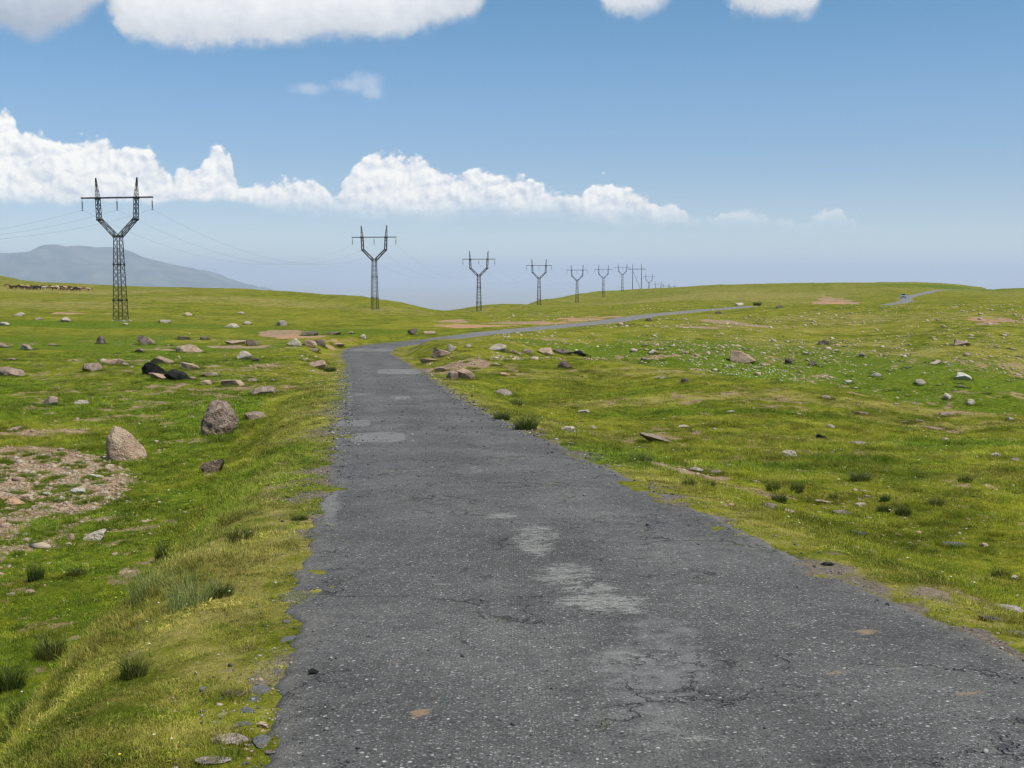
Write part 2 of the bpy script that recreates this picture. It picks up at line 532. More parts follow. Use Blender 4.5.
# ------------------------------------------------------------------ ground sheet
def ground_mat():
    m, nt, b = new_mat('turf_and_soil', .97, .03)
    p = wpos(nt)
    tint = attr(nt, 'tint', out='Vector'); _, _, dirt = sep(nt, tint)
    g = turf_col(nt, tint)
    # short-range mottle of blades, litter and tiny pale herbs, all albedo
    n1 = nnoise(nt, p, 9, 5, .7); n2 = nnoise(nt, p, 34, 3, .7)
    n0 = nnoise(nt, p, .45, 8, .78, .4); n4 = nnoise(nt, p, 110, 3, .7)
    g = scalec(nt, g, ((n1 + n2 + n4) * 1.6 + n0 * 2.0 - 1.7).max(.2) * .455)
    g = mixc(nt, S(nt, attr(nt, 'plain')), g, (.24, .225, .21))
    g = mixc(nt, n2.step(.56, .70) * n1.step(.42, .6) * .5, g, (.27, .235, .12))
    v = nvor(nt, p, 5.5)
    rnd = sep(nt, v.outputs['Color'])[0]
    speck = S(nt, v.outputs['Distance']).step(.20, .10) * rnd.step(.80, .86)
    g = mixc(nt, speck * .55, g, (.34, .33, .20))
    cdirt = mixc(nt, nnoise(nt, p, 2.2, 5, .7).step(.35, .65), (.19, .120, .072), (.36, .25, .155))
    cdirt = mixc(nt, nnoise(nt, p, .05, 2, .5).step(.45, .6) * S(nt, attr(nt, 'far')) * .8, cdirt, (.40, .215, .11))
    v2 = nvor(nt, p, 11)
    r2 = sep(nt, v2.outputs['Color'])[0]
    cdirt = mixc(nt, S(nt, v2.outputs['Distance']).step(.42, .30) * r2.step(.45, .6), cdirt, mixc(nt, r2.step(.6, 1.), (.22, .17, .13), (.46, .40, .32)))
    edge = S(nt, attr(nt, 'edge'))
    cdirt = mixc(nt, edge * .8, cdirt, mixc(nt, n2.step(.35, .65), (.07, .066, .06), (.19, .165, .135)))
    fac = (dirt + (n1 - .5) * 1.3 + (n0 - .5) * .9).step(.32, .72)
    nt.links.new(mixc(nt, fac, g, cdirt), b.inputs['Base Color'])
    bump(nt, b, n1 * .6 + n2 * .4 + nnoise(nt, p, 1.3, 4, .6) * 1.5, .9, .07)
    return m


def build_ground():
    az = np.concatenate([np.radians(np.arange(-180, -36, 2.5)), np.radians(np.arange(-36, 36, .13)), np.radians(np.arange(36, 180, 2.5))])
    rr = np.concatenate([[.02, .5, 1, 1.6, 2.2], np.geomspace(2.8, 1500, 860), np.geomspace(1600, 118000, 60)])
    A, R = np.meshgrid(az, rr)
    x = (R * np.sin(A)).ravel(); y = (R * np.cos(A)).ravel()
    z, lat, rs = terrain(x, y, full=True)
    na, nr = len(az), len(rr)
    i = np.arange(nr - 1)[:, None] * na; j = np.arange(na)[None, :]; j2 = (j + 1) % na
    Q = np.stack([i + j, i + na + j, i + na + j2, i + j2], -1).reshape(-1, 4)[:, ::-1]
    me = mesh_np('ground', np.c_[x, y, z], Q, True)
    dry, lush, dirt = zones(x, y, lat)
    add_attr(me, 'tint', np.c_[dry, lush, dirt], 'FLOAT_VECTOR')
    add_attr(me, 'plain', sstep(1500, 2800, np.hypot(x, y)))
    add_attr(me, 'edge', 1 - sstep(2.3, 3.2, np.abs(lat)))
    add_attr(me, 'far', sstep(60, 130, np.hypot(x, y)))
    me.materials.append(ground_mat())
    o = bpy.data.objects.new('ground', me); link(o); tag(o, kind='structure')
    return o


# ------------------------------------------------------------------ road
def road_mat():
    m, nt, b = new_mat('old_asphalt', .92, .25)
    p = wpos(nt)
    tone = attr(nt, 'tone', out='Vector'); light, worn, tan = sep(nt, tone)
    uv = attr(nt, 'ruv', out='Vector'); lat, s_, edge = sep(nt, uv)
    big = nnoise(nt, p, .55, 4, .6); med = nnoise(nt, p, 5, 5, .7); fine = nnoise(nt, p, 55, 3, .7)
    c = mixc(nt, big.step(.36, .64), (.072, .069, .064), (.112, .107, .099))
    c = scalec(nt, c, (med - .5) * 1.1 + (fine - .5) * 1.6 + 1.0)
    # aggregate: chips of many greys in the binder, a few nearly white
    dv = nt.nodes.new('ShaderNodeVectorMath'); dv.operation = 'MULTIPLY_ADD'; nt.links.new(nnoise(nt, p, 60, 2, .6, out=1), dv.inputs[0]); dv.inputs[1].default_value = (.022, .022, 0); nt.links.new(p, dv.inputs[2])
    v = nvor(nt, dv.outputs[0], 50); rc = sep(nt, v.outputs['Color'])[0]
    chip = S(nt, v.outputs['Distance']).step(.46, .34)
    cc = mixc(nt, rc.pow(2.6), (.050, .050, .052), (.40, .395, .38))
    c = mixc(nt, chip * .70, c, cc)
    v3 = nvor(nt, dv.outputs[0], 27); r3 = sep(nt, v3.outputs['Color'])[1]
    dens = nnoise(nt, p, 1.4, 3, .6).step(.3, .7) * .10
    c = mixc(nt, S(nt, v3.outputs['Distance']).step(.30, .20) * (r3 + dens).step(.93, .95) * .9, c, mixc(nt, nnoise(nt, p, 20, 2, .5).step(.4, .6), (.30, .29, .27), (.50, .49, .46)))
    s1 = nnoise(nt, p, 85, 3, .75); s2 = nnoise(nt, p, 60, 3, .8, .5)
    c = mixc(nt, s1.step(.585, .66) * (nnoise(nt, p, 2.6, 3, .6).step(.3, .7) * .5 + .5) * .95, c, mixc(nt, med.step(.4, .6), (.26, .25, .235), (.42, .41, .385)))
    c = mixc(nt, s2.step(.45, .36) * .85, c, (.022, .021, .020))
    # dark pits where chips fell out
    v4 = nvor(nt, p, 30); r4 = sep(nt, v4.outputs['Color'])[2]
    c = mixc(nt, S(nt, v4.outputs['Distance']).step(.38, .2) * r4.step(.72, .8) * .7, c, (.018, .018, .02))
    # patches, worn film, and grazing sheen painted in past the bend
    c = scalec(nt, c, (lat * 3.3)._m('COSINE') * -.07 + 1.0)
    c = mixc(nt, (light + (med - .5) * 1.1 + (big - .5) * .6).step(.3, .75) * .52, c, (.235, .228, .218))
    mp = nt.nodes.new('ShaderNodeMapping'); mp.inputs['Scale'].default_value = (1.0, 3.2, 1); nt.links.new(p, mp.inputs[0])
    st = nnoise(nt, mp.outputs[0], 5.0, 6, .72, 1.2)
    c = mixc(nt, (worn * .50 + (st - .5) * 3.4 + (fine - .5) * 1.2 + (med - .5) * .8).step(.30, .70) * worn.step(.02, .35) * .72, c, mixc(nt, fine.step(.3, .7), (.22, .215, .195), (.34, .33, .30)))
    c = mixc(nt, (tan + (med - .5) * 2.0 + (fine - .5) * 1.2).step(.35, .75) * .7, c, (.29, .195, .11))
    # dust along both edges
    dust = (edge + (med - .5) * .7).step(.55, 1.1)
    c = mixc(nt, dust * .40, c, (.20, .18, .15))
    # cracks
    d = nt.nodes.new('ShaderNodeVectorMath'); d.operation = 'MULTIPLY_ADD'
    nt.links.new(nnoise(nt, p, 1.3, 5, .7, out=1), d.inputs[0]); d.inputs[1].default_value = (1.1, 1.1, 0); nt.links.new(p, d.inputs[2])
    e1 = S(nt, nvor(nt, d.outputs[0], .8, 'DISTANCE_TO_EDGE').outputs['Distance'])
    e2 = S(nt, nvor(nt, d.outputs[0], 2.3, 'DISTANCE_TO_EDGE').outputs['Distance'])
    gate = nnoise(nt, p, .5, 3, .6); gate2 = nnoise(nt, p, .9, 3, .6)
    crack = (e1.step(.012, .002) * gate.step(.48, .60)).max(e2.step(.022, .004) * gate2.step(.52, .62))
    crack = crack * nnoise(nt, p, 3.5, 3, .6).step(.36, .5)
    cw = e1.step(.035, .01) * gate.step(.5, .62) * nnoise(nt, p, 2.6, 4, .6).step(.52, .60)
    c = mixc(nt, crack * .6, c, (.022, .022, .021))
    c = mixc(nt, cw * .75, c, mixc(nt, fine.step(.4, .6), (.06, .085, .014), (.16, .14, .06)))
    nt.links.new(c, b.inputs['Base Color'])
    h = chip * rc * .5 + fine * .5 + med * .9 - crack * 2.0
    bump(nt, b, h, 1.0, .014)
    return m


def build_road():
    s0, s1 = 72.0, RS[-1] - 30
    rows = [s0]
    i0 = np.interp(0, RC[:, 1], RS)          # arc length beside the camera
    while rows[-1] < s1:
        rows.append(rows[-1] + max(.035, .005 * abs(rows[-1] - i0)))
    rows = np.array(rows)
    cx = np.interp(rows, RS, RC[:, 0]); cy = np.interp(rows, RS, RC[:, 1]); cz = np.interp(rows, RS, RC[:, 2])
    tx = np.gradient(cx, rows); ty = np.gradient(cy, rows); L = np.hypot(tx, ty); tx /= L; ty /= L
    k = np.exp(-(np.arange(-6, 7) / 3.) ** 2); k /= k.sum()
    nx, ny = ty, -tx
    near = np.exp(-((rows - i0 - 11) / 8) ** 2)
    hl = HALF + .16 * fbm(rows / .9, rows * 0, 5, 61, .72) + .10 * fbm(rows / 6, rows * 0 + 3, 2, 62) + .20 * near * (fbm(rows / 1.6, rows * 0 + 9, 5, 67, .7) + .4)
    hr = HALF + .11 * fbm(rows / .8, rows * 0, 5, 63, .72) + .09 * fbm(rows / 5, rows * 0 + 5, 2, 64)
    U = np.concatenate([[-1.012, -1], np.linspace(-.97, .97, 45), [1, 1.012]])
    n, mcols = len(rows), len(U)
    lat = np.where(U[None, :] < 0, U[None, :] * hl[:, None], U[None, :] * hr[:, None])
    X = cx[:, None] + nx[:, None] * lat; Y = cy[:, None] + ny[:, None] * lat
    Z = cz[:, None] + .022 * fbm(X / 1.6, Y / 1.6, 3, 71) + .008 * fbm(X / .35, Y / .35, 2, 72) - .012 * np.abs(lat / 2) ** 2
    Z[:, 1] -= .02; Z[:, -2] -= .02; Z[:, 0] -= .16; Z[:, -1] -= .16
    Q = (np.arange(n - 1)[:, None] * mcols + np.arange(mcols - 1)[None, :])
    Q = np.stack([Q, Q + 1, Q + mcols + 1, Q + mcols], -1).reshape(-1, 4)
    x, y = X.ravel(), Y.ravel()
    me = mesh_np('road', np.c_[x, y, Z.ravel()], Q, True)
    def tot(L, hard=False):
        t = np.zeros(x.shape)
        for a in L:
            e = ellipse(*a)
            if a[4] > 1.2:
                k = e[5] / e[6]; dy = y - e[1]; dx = x - e[0] - k * dy
                t = np.maximum(t, a[4] * np.clip(1.5 - ((dx / e[2]) ** 4 + (dy / e[3]) ** 4), 0, 1))
            else: t = np.maximum(t, blob(e, x, y))
        return t
    light = tot([(378, 437, 52, 9, 1.3), (352, 423, 34, 6, 1.3), (400, 371.5, 44, 5, 1.3), (401, 398, 20, 3, .8), (372, 350, 60, 4, .6), (330, 505, 22, 40, .7), (350, 385, 6, 50, .5), (655, 660, 130, 120, .55), (362, 394, 30, 2.5, .6),
                 (520, 332, 150, 4, .5)])
    worn = tot([(470, 470, 40, 10, .55), (430, 430, 24, 8, .5), (640, 655, 80, 26, .35), (665, 700, 60, 16, .5),(503, 517, 34, 10, 1.), (537, 540, 44, 32, 1.05), (566, 575, 60, 24, 1.1), (600, 604, 100, 20, 1.1), (590, 590, 60, 14, .9), (700, 743, 44, 8, .9), (620, 612, 60, 10, .9), (400, 398, 24, 6, .6), (430, 585, 40, 14, .3)])
    tan = tot([(418, 714, 26, 8, 1.), (432, 697, 26, 12, .5), (868, 630, 26, 5.5, 1.), (838, 672, 12, 3, .5), (970, 694, 10, 4, .7), (400, 662, 10, 3, .6), (358, 632, 8, 4, .5)])
    light = np.maximum(light, np.repeat(sstep(np.interp(88, RC[:, 1], RS), np.interp(150, RC[:, 1], RS), rows), mcols) * 1.3)  # paler asphalt past the bend, painting in the sheen of a grazing view
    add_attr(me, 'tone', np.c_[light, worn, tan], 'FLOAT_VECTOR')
    half = np.where(lat < 0, hl[:, None], hr[:, None])
    e = np.clip((np.abs(lat) - half + .55) / .55, 0, 1.2)
    add_attr(me, 'ruv', np.c_[lat.ravel(), np.repeat(rows, mcols), e.ravel()], 'FLOAT_VECTOR')
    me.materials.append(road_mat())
    o = bpy.data.objects.new('road', me); link(o); tag(o, kind='structure')


# ------------------------------------------------------------------ grass (instanced, uncountable)
def blade_mat():
    m, nt, b = new_mat('grass_blades', .7, .10)
    tint = attr(nt, 'tint', 'INSTANCER', 'Vector')
    g = turf_col(nt, tint)
    r = S(nt, attr(nt, 'shade'))      # per-blade variety stored on the clump
    _, _, cb = sep(nt, tint)
    g = scalec(nt, g, (r * 2.1 + .85) * cb)
    g = mixc(nt, r.step(.80, .92) * .7, g, (.46, .42, .13))
    nt.links.new(g, b.inputs['Base Color'])
    t = nt.nodes.new('ShaderNodeBsdfTranslucent'); nt.links.new(g, t.inputs[0])
    mx = nt.nodes.new('ShaderNodeMixShader'); mx.inputs[0].default_value = .45
    nt.links.new(b.outputs[0], mx.inputs[1]); nt.links.new(t.outputs[0], mx.inputs[2])
    nt.links.new(mx.outputs[0], nt.nodes['Material Output'].inputs[0])
    return m


def blades(n, rad, h0, h1, wid, lean, seed, segs=2, core=.0):
    """n curved tapering blades rooted inside radius rad"""
    rng = np.random.default_rng(seed)
    V = []; Q = []; sh = []
    for k in range(n):
        a = rng.uniform(0, 2 * math.pi); rr = rad * math.sqrt(rng.uniform(0, 1))
        bx, by = rr * math.cos(a), rr * math.sin(a)
        h = rng.uniform(h0, h1) * (1 - core * (rr / rad))
        d = a + rng.normal(0, .9) if rng.random() < .8 else rng.uniform(0, 6.28)
        l = lean * rng.uniform(.3, 1.2) * h
        t = rng.uniform(0, 6.28); w = wid * rng.uniform(.7, 1.3)
        wx, wy = math.cos(t) * w / 2, math.sin(t) * w / 2
        base = len(V); s = rng.uniform(0, 1)
        for i in range(segs + 1):
            f = i / segs
            cx = bx + math.cos(d) * l * f * f; cy = by + math.sin(d) * l * f * f; cz = h * (f - .25 * f * f * lean) - .01 * (i == 0)
            q = 1 - .85 * f
            V += [(cx - wx * q, cy - wy * q, cz), (cx + wx * q, cy + wy * q, cz)]; sh += [s, s]
        for i in range(segs):
            Q.append((base + 2 * i, base + 2 * i + 1, base + 2 * i + 3, base + 2 * i + 2))
    me = mesh_np('grass_clump', V, Q, False)
    add_attr(me, 'shade', sh)
    return me


def scatter_gn(name, protos, mat, P, rotz, scl, idx, tint, label=None):
    coll = bpy.data.collections.new(name + '_forms')
    for i, me in enumerate(protos):
        if not me.materials: me.materials.append(mat)
        coll.objects.link(bpy.data.objects.new('%s_form_%d' % (name, i), me))
    me = bpy.data.meshes.new(name); me.vertices.add(len(P)); me.vertices.foreach_set('co', P.astype(np.float32).ravel())
    rot = np.c_[RNG.normal(0, .12, len(P)), RNG.normal(0, .12, len(P)), rotz]
    add_attr(me, 'rot', rot, 'FLOAT_VECTOR'); add_attr(me, 'scl', scl)
    add_attr(me, 'tint', tint, 'FLOAT_VECTOR')
    a = me.attributes.new('idx', 'INT', 'POINT'); a.data.foreach_set('value', idx.astype(np.int32))
    me.update()
    o = bpy.data.objects.new(name, me); link(o); tag(o, label, kind='stuff')
    g = bpy.data.node_groups.new(name + '_scatter', 'GeometryNodeTree')
    g.interface.new_socket('Geometry', in_out='INPUT', socket_type='NodeSocketGeometry')
    g.interface.new_socket('Geometry', in_out='OUTPUT', socket_type='NodeSocketGeometry')
    N = g.nodes.new
    gi, go, iop, ci = N('NodeGroupInput'), N('NodeGroupOutput'), N('GeometryNodeInstanceOnPoints'), N('GeometryNodeCollectionInfo')
    ci.inputs['Collection'].default_value = coll; ci.inputs['Separate Children'].default_value = True; ci.inputs['Reset Children'].default_value = True
    def na(nm, t):
        n = N('GeometryNodeInputNamedAttribute'); n.data_type = t; n.inputs['Name'].default_value = nm
        return n.outputs['Attribute']
    L = g.links.new
    L(gi.outputs[0], iop.inputs['Points']); L(ci.outputs[0], iop.inputs['Instance']); iop.inputs['Pick Instance'].default_value = True
    L(na('idx', 'INT'), iop.inputs['Instance Index']); L(na('rot', 'FLOAT_VECTOR'), iop.inputs['Rotation']); L(na('scl', 'FLOAT'), iop.inputs['Scale'])
    L(iop.outputs[0], go.inputs[0])
    md = o.modifiers.new('scatter', 'NODES'); md.node_group = g
    return o


def polar_samples(n, r0, r1, power, half_deg=29):
    """points in a wedge ahead of the viewer; density falls with distance as r**-power"""
    u = RNG.uniform(0, 1, n); e = 2 - power
    r = (r0 ** e + u * (r1 ** e - r0 ** e)) ** (1 / e)
    a = np.radians(RNG.uniform(-half_deg, half_deg, n))
    return r * np.sin(a), r * np.cos(a), r


def build_grass():
    bm = blade_mat()
    protos = [blades(80, .17, .008, .034, .0042, 1.1, 100 + i) for i in range(5)]          # 0-4 close turf
    protos += [blades(70, .13, .03, .085, .0042, .9, 110 + i, 3) for i in range(3)]        # 5-7 longer grass
    protos += [blades(16, .05, .012, .03, .022, 1.6, 120 + i, 3) for i in range(2)]      # 8-9 broad-leaved herbs
    x, y, r = polar_samples(190000, 3.6, 85, 1.35)
    z, lat, _ = terrain(x, y, full=True)
    dry, lush, dirt = zones(x, y, lat)
    a = np.abs(lat)
    n = fbm(x / 1.1, y / 1.1, 3, 91); n5 = fbm(x / 6, y / 6, 2, 93)
    keep = (a > 2.10 + .30 * fbm(x / .5, y / .5, 2, 94)) & (RNG.uniform(0, 1, len(x)) > dirt * .96) & (RNG.uniform(0, 1, len(x)) < .62 + n * 1.3 + .9 * fbm(x / .22, y / .22, 2, 97) + .15) & (RNG.uniform(0, 1, len(x)) < 1.25 - r / 85)
    longp = (n5 * .9 + n * .7 - .10 + (lat < -3) * .16 + (lat > 3) * (r < 45) * .06 + RNG.normal(0, .14, len(x)) > .50) & (a > 3.0)
    idx = np.where(longp, RNG.integers(5, 8, len(x)), RNG.integers(0, 5, len(x)))
    herb = (RNG.uniform(0, 1, len(x)) < .16 + .3 * (fbm(x / .8, y / .8, 2, 151) > .15)); idx = np.where(herb & ~longp, RNG.integers(8, 10, len(x)), idx)
    scl = (.62 + .32 * RNG.uniform(0, 1, len(x)) + .25 * lush) * np.clip((r / 9) ** .5, .9, 2.2)
    scl *= np.clip(.95 + .7 * fbm(x / .35, y / .35, 3, 98), .4, 1.6) * np.where(a < 2.5, .7, 1) * np.where(longp, RNG.uniform(.6, 1.25, len(x)), 1)
    k = keep
    P = np.c_[x, y, z - .004][k]
    jit = RNG.normal(0, .10, (len(x), 2))
    u1 = RNG.uniform(0, 1, len(x)); u2 = RNG.uniform(0, 1, len(x))
    tint = np.c_[np.clip(dry + jit[:, 0] * 1.8 + longp * .12 + (u1 < .10) * .7, 0, 1), np.clip(lush + jit[:, 1] * 1.8 + (u2 < .12) * .8, 0, 1), np.clip(1.0 + .9 * fbm(x / .28, y / .28, 3, 161) + .5 * fbm(x / 1.6, y / 1.6, 2, 162) + RNG.normal(0, .18, len(x)) - .04, .42, 1.4)][k]
    # longer grass left standing round every stone
    RX = []; RI = []; RL = []; RT = []
    for cx, cy, W in STONES_AT:
        m_ = int(6 + min(W, 1.5) * 46)
        t = RNG.uniform(0, 2 * math.pi, m_); q = W * RNG.uniform(.42, .66, m_)
        gx = cx + q * np.cos(t); gy = cy + .25 * W + q * np.sin(t) * .85
        la = np.abs(road_dist(gx, gy)[0]); ok = la > 2.25
        RX.append(np.c_[gx, gy, terrain(gx, gy)][ok])
    RX = np.concatenate(RX); nr_ = len(RX); rr_ = np.hypot(RX[:, 0], RX[:, 1])
    P = np.r_[P, RX]; idx = np.r_[idx[k], RNG.integers(5, 8, nr_)]; scl = np.r_[scl[k], RNG.uniform(.5, 1.1, nr_) * np.clip((rr_ / 14) ** .5, .8, 2.0)]
    dr_, lu_, di_ = zones(RX[:, 0], RX[:, 1]); tint = np.r_[tint, np.c_[np.clip(dr_ + RNG.uniform(-.1, .5, nr_), 0, 1), np.clip(lu_ + .3, 0, 1), RNG.uniform(.45, 1.1, nr_)]]
    k = slice(None)
    scatter_gn('grass', protos, bm, P, RNG.uniform(0, 6.28, len(P)), scl[k], idx[k], tint)
    return bm


STONES_AT = []
TUFTS = [  # px, base py, width px, height px, label
    (773, 492, 15, 11, 'left one of a close pair of dark round tufts beyond the right road edge'),
    (797, 493, 15, 13, 'taller right one of a close pair of dark grass tufts on the right meadow'),
    (779, 502, 17, 11, 'dark grass tuft just below a close pair of round tufts on the right meadow'),
    (689, 486, 16, 9, 'low dark tuft beside the right road edge, left of a row of tufts'),
    (709, 487, 14, 8, 'small grass tuft close behind a low dark one near the right road edge'),
    (833, 499, 10, 7, 'small lone dark tuft among pale stones on the right meadow'),
    (885, 501, 11, 8, 'small dark tuft above two wider tufts on the stony patch right of the road'),
    (884, 512, 14, 9, 'middle dark tuft left of the widest tuft on the stony patch'),
    (903, 514, 18, 10, 'widest dark tuft at the right of the stony patch beyond the road'),
    (1000, 579, 20, 13, 'dark green tuft near the right edge of the photo above the road shoulder'),
    (526, 430, 26, 15, 'big dark green tuft leaning over the right road edge halfway down the straight'),
    (517, 407, 12, 8, 'small dark tuft behind the big tuft on the right road edge'),
    (502, 420, 18, 9, 'olive tuft on the right road edge just before the big dark tuft'),
    (240, 540, 28, 15, 'round dark tuft high on the left embankment close to the road'),
    (221, 596, 30, 17, 'loose tuft with pale tips on the left embankment below a round dark one'),
    (36, 580, 18, 17, 'narrow dark tuft at the foot of the left embankment'),
    (165, 560, 22, 20, 'upright tuft half way down the left embankment'),
    (190, 606, 40, 30, 'broad patch tuft of long pale grass leaning on the left embankment'),
    (150, 600, 34, 28, 'long silvery grass tuft left of the broad pale one on the embankment'),
    (134, 676, 30, 24, 'bright green tuft with a dark base alone in the lower left turf'),
    (92, 640, 22, 14, 'small tuft above the bright green one in the lower left turf'),
    (50, 656, 34, 20, 'wide dark tuft near the left edge of the photo'),
    (10, 690, 34, 28, 'dark tall tuft cut by the left edge of the photo'),
    (30, 728, 44, 34, 'large shaggy tuft in the lower left corner'),
    (14, 752, 36, 24, 'small shaggy tuft lowest in the lower left corner'),
    (76, 575, 20, 9, 'flat tuft on the embankment foot right of a narrow dark one'),
    (757, 305.5, 9, 4, 'tiny round green bush on the crest where the far road goes out of sight'),
    (300, 520, 18, 8, 'thin olive tuft on the grassy verge left of the patched asphalt'),
    (860, 480, 24, 9, 'wide low tuft on the upper part of the right meadow'),
    (936, 505, 16, 8, 'thin tuft right of the stony patch on the meadow'),
    (965, 482, 16, 8, 'faint tuft far right on the upper meadow'),
    (330, 372, 14, 7, 'thin dark tuft on the embankment close to the bend of the road'),
    (640, 462, 26, 9, 'long low tuft beside the right road edge before the stony patch'),
]


def build_tufts(bm):
    m, nt, b = new_mat('tuft_blades', .55, .2)
    r = S(nt, attr(nt, 'shade'))
    info = nt.nodes.new('ShaderNodeObjectInfo')
    rnd_ = S(nt, info.outputs['Random'])
    c = mixc(nt, r, mixc(nt, rnd_, (.022, .044, .006), (.050, .070, .010)), mixc(nt, rnd_, (.080, .125, .016), (.170, .175, .035)))
    c = mixc(nt, r.step(.82, .92) * .6, c, (.28, .26, .12))
    nt.links.new(c, b.inputs['Base Color'])
    t = nt.nodes.new('ShaderNodeBsdfTranslucent'); nt.links.new(c, t.inputs[0])
    mx = nt.nodes.new('ShaderNodeMixShader'); mx.inputs[0].default_value = .3
    nt.links.new(b.outputs[0], mx.inputs[1]); nt.links.new(t.outputs[0], mx.inputs[2])
    nt.links.new(mx.outputs[0], nt.nodes['Material Output'].inputs[0])
    pale, nt, b = new_mat('pale_blades', .55, .2)
    r = S(nt, attr(nt, 'shade'))
    nt.links.new(mixc(nt, r, (.10, .15, .025), (.27, .30, .11)), b.inputs['Base Color'])
    meshes = [blades(460, .42, .30, .95, .022, .75, 200 + i, 3, .45) for i in range(4)]
    longm = [blades(320, .55, .40, .9, .012, 1.0, 230 + i, 4, .2) for i in range(2)]
    for me in meshes: me.materials.append(m)
    for me in longm: me.materials.append(pale)
    for i, (px, py, w, h, lab) in enumerate(TUFTS):
        c, D = land(px, py)
        W = w * D / F; H = h * D / F * 1.6
        far_bush = 'bush' in lab
        me = longm[i % 2] if 'pale' in lab and 'broad' in lab or 'silvery' in lab else meshes[i % 4]
        o = bpy.data.objects.new('bush' if far_bush else 'grass_tuft', me)
        o.location = (c[0], c[1], c[2] - .015)
        o.scale = (W / .98, W / .98, H / .80 if me in meshes else H / .65)
        o.rotation_euler[2] = i * 1.7
        link(o); tag(o, lab, 'bush' if far_bush else 'grass tuft', 'grass tufts standing in the turf' if not far_bush else None)

# ------------------------------------------------------------------ stones
def rock_mat(name, c0, c1, lichen, scale=2.0):
    m, nt, b = new_mat(name, .9, .2)
    p = opos(nt); w = wpos(nt)
    n1 = nnoise(nt, w, scale, 6, .7, .6); n2 = nnoise(nt, w, scale * 6, 4, .7); n3 = nnoise(nt, w, scale * .7, 5, .65)
    info = S(nt, nt.nodes.new('ShaderNodeObjectInfo').outputs['Random'])
    c = mixc(nt, n1.step(.32, .66), c0, c1)
    c = scalec(nt, c, (n2 - .5) * 1.2 + info * .35 + .84)
    c = mixc(nt, (n3 * .7 + n2 * .3).step(.54, .62) * .6, c, lichen)
    v = nvor(nt, w, scale * 9)
    c = mixc(nt, S(nt, v.outputs['Distance']).step(.22, .1) * n1.step(.45, .6) * .7, c, (.04, .036, .033))
    nt.links.new(c, b.inputs['Base Color'])
    bump(nt, b, n1 * 1.2 + n2 * .5 + S(nt, v.outputs['Distance']) * .25, .9, .12)
    return m


def rock_mesh(seed, kind='round', sub=3):
    rng = random.Random(seed)
    bm = bmesh.new()
    bmesh.ops.create_icosphere(bm, subdivisions=sub, radius=1)
    planes = []
    nn = {'round': 9, 'slab': 8, 'block': 9, 'low': 8}[kind]
    for k in range(nn):
        n = Vector((rng.gauss(0, 1), rng.gauss(0, 1), rng.gauss(0, .8))).normalized()
        planes.append((n, rng.uniform(.36, .82)))
    if kind == 'slab': planes.append((Vector((rng.uniform(-.15, .15), rng.uniform(-.2, .1), 1)).normalized(), .35))
    if kind == 'block': planes += [(Vector((0.1, -.2, 1)).normalized(), .6), (Vector((rng.uniform(-.4, .4), -1, .25)).normalized(), .6)]
    off = Vector((rng.uniform(-50, 50),) * 3)
    for v in bm.verts:
        co = v.co.copy()
        for n, o in planes:
            d = co.dot(n) - o
            if d > 0: co -= n * d * .99
        nz = mnoise.fractal(co * 1.3 + off, 1.0, 2.0, 3)
        n2 = mnoise.fractal(co * 4.0 + off, .9, 2.0, 3)
        co *= 1 + .10 * nz + .05 * n2
        v.co = co
    # normalise to a unit box: x,y in -.5...5, z from 0 to 1 with a little skirt under the ground
    xs = [v.co.x for v in bm.verts]; ys = [v.co.y for v in bm.verts]; zs = [v.co.z for v in bm.verts]
    for v in bm.verts:
        v.co.x = (v.co.x - min(xs)) / (max(xs) - min(xs)) - .5
        v.co.y = (v.co.y - min(ys)) / (max(ys) - min(ys)) - .5
        z = (v.co.z - min(zs)) / (max(zs) - min(zs))
        v.co.z = (z - .22) / .78
        if v.co.z < .12:
            k = 1 - .10 * (v.co.z < 0)
            v.co.x *= k; v.co.y *= k
    me = bpy.data.meshes.new('stone')
    bm.to_mesh(me); bm.free()
    me.polygons.foreach_set('use_smooth', np.full(len(me.polygons), True))
    return me


def hull_rock(pts, sub, seed, amp):
    """boulder from its own corner points (x right, y away, z up, metres)"""
    bm = bmesh.new()
    for p in pts: bm.verts.new(p)
    r = bmesh.ops.convex_hull(bm, input=bm.verts)
    bmesh.ops.delete(bm, geom=[g for g in r['geom_interior'] if isinstance(g, bmesh.types.BMVert)], context='VERTS')
    bmesh.ops.triangulate(bm, faces=bm.faces)
    bmesh.ops.bevel(bm, geom=list(bm.edges), offset=.07, segments=2, affect='EDGES', profile=.5, clamp_overlap=True)
    bmesh.ops.triangulate(bm, faces=bm.faces)
    for _ in range(sub):
        long_ = [e for e in bm.edges if e.calc_length() > .05]
        bmesh.ops.subdivide_edges(bm, edges=long_, cuts=1, use_grid_fill=False)
        bmesh.ops.triangulate(bm, faces=bm.faces)
    off = Vector((seed * 3.1, 0, 0))
    bm.normal_update()
    for v in bm.verts:
        v.co += v.normal * (amp * (mnoise.fractal(v.co * 1.6 + off, 1, 2, 4) + .55 * mnoise.fractal(v.co * 6 + off, .9, 2, 4)))
    me = bpy.data.meshes.new('boulder'); bm.to_mesh(me); bm.free()
    me.polygons.foreach_set('use_smooth', np.full(len(me.polygons), True))
    return me


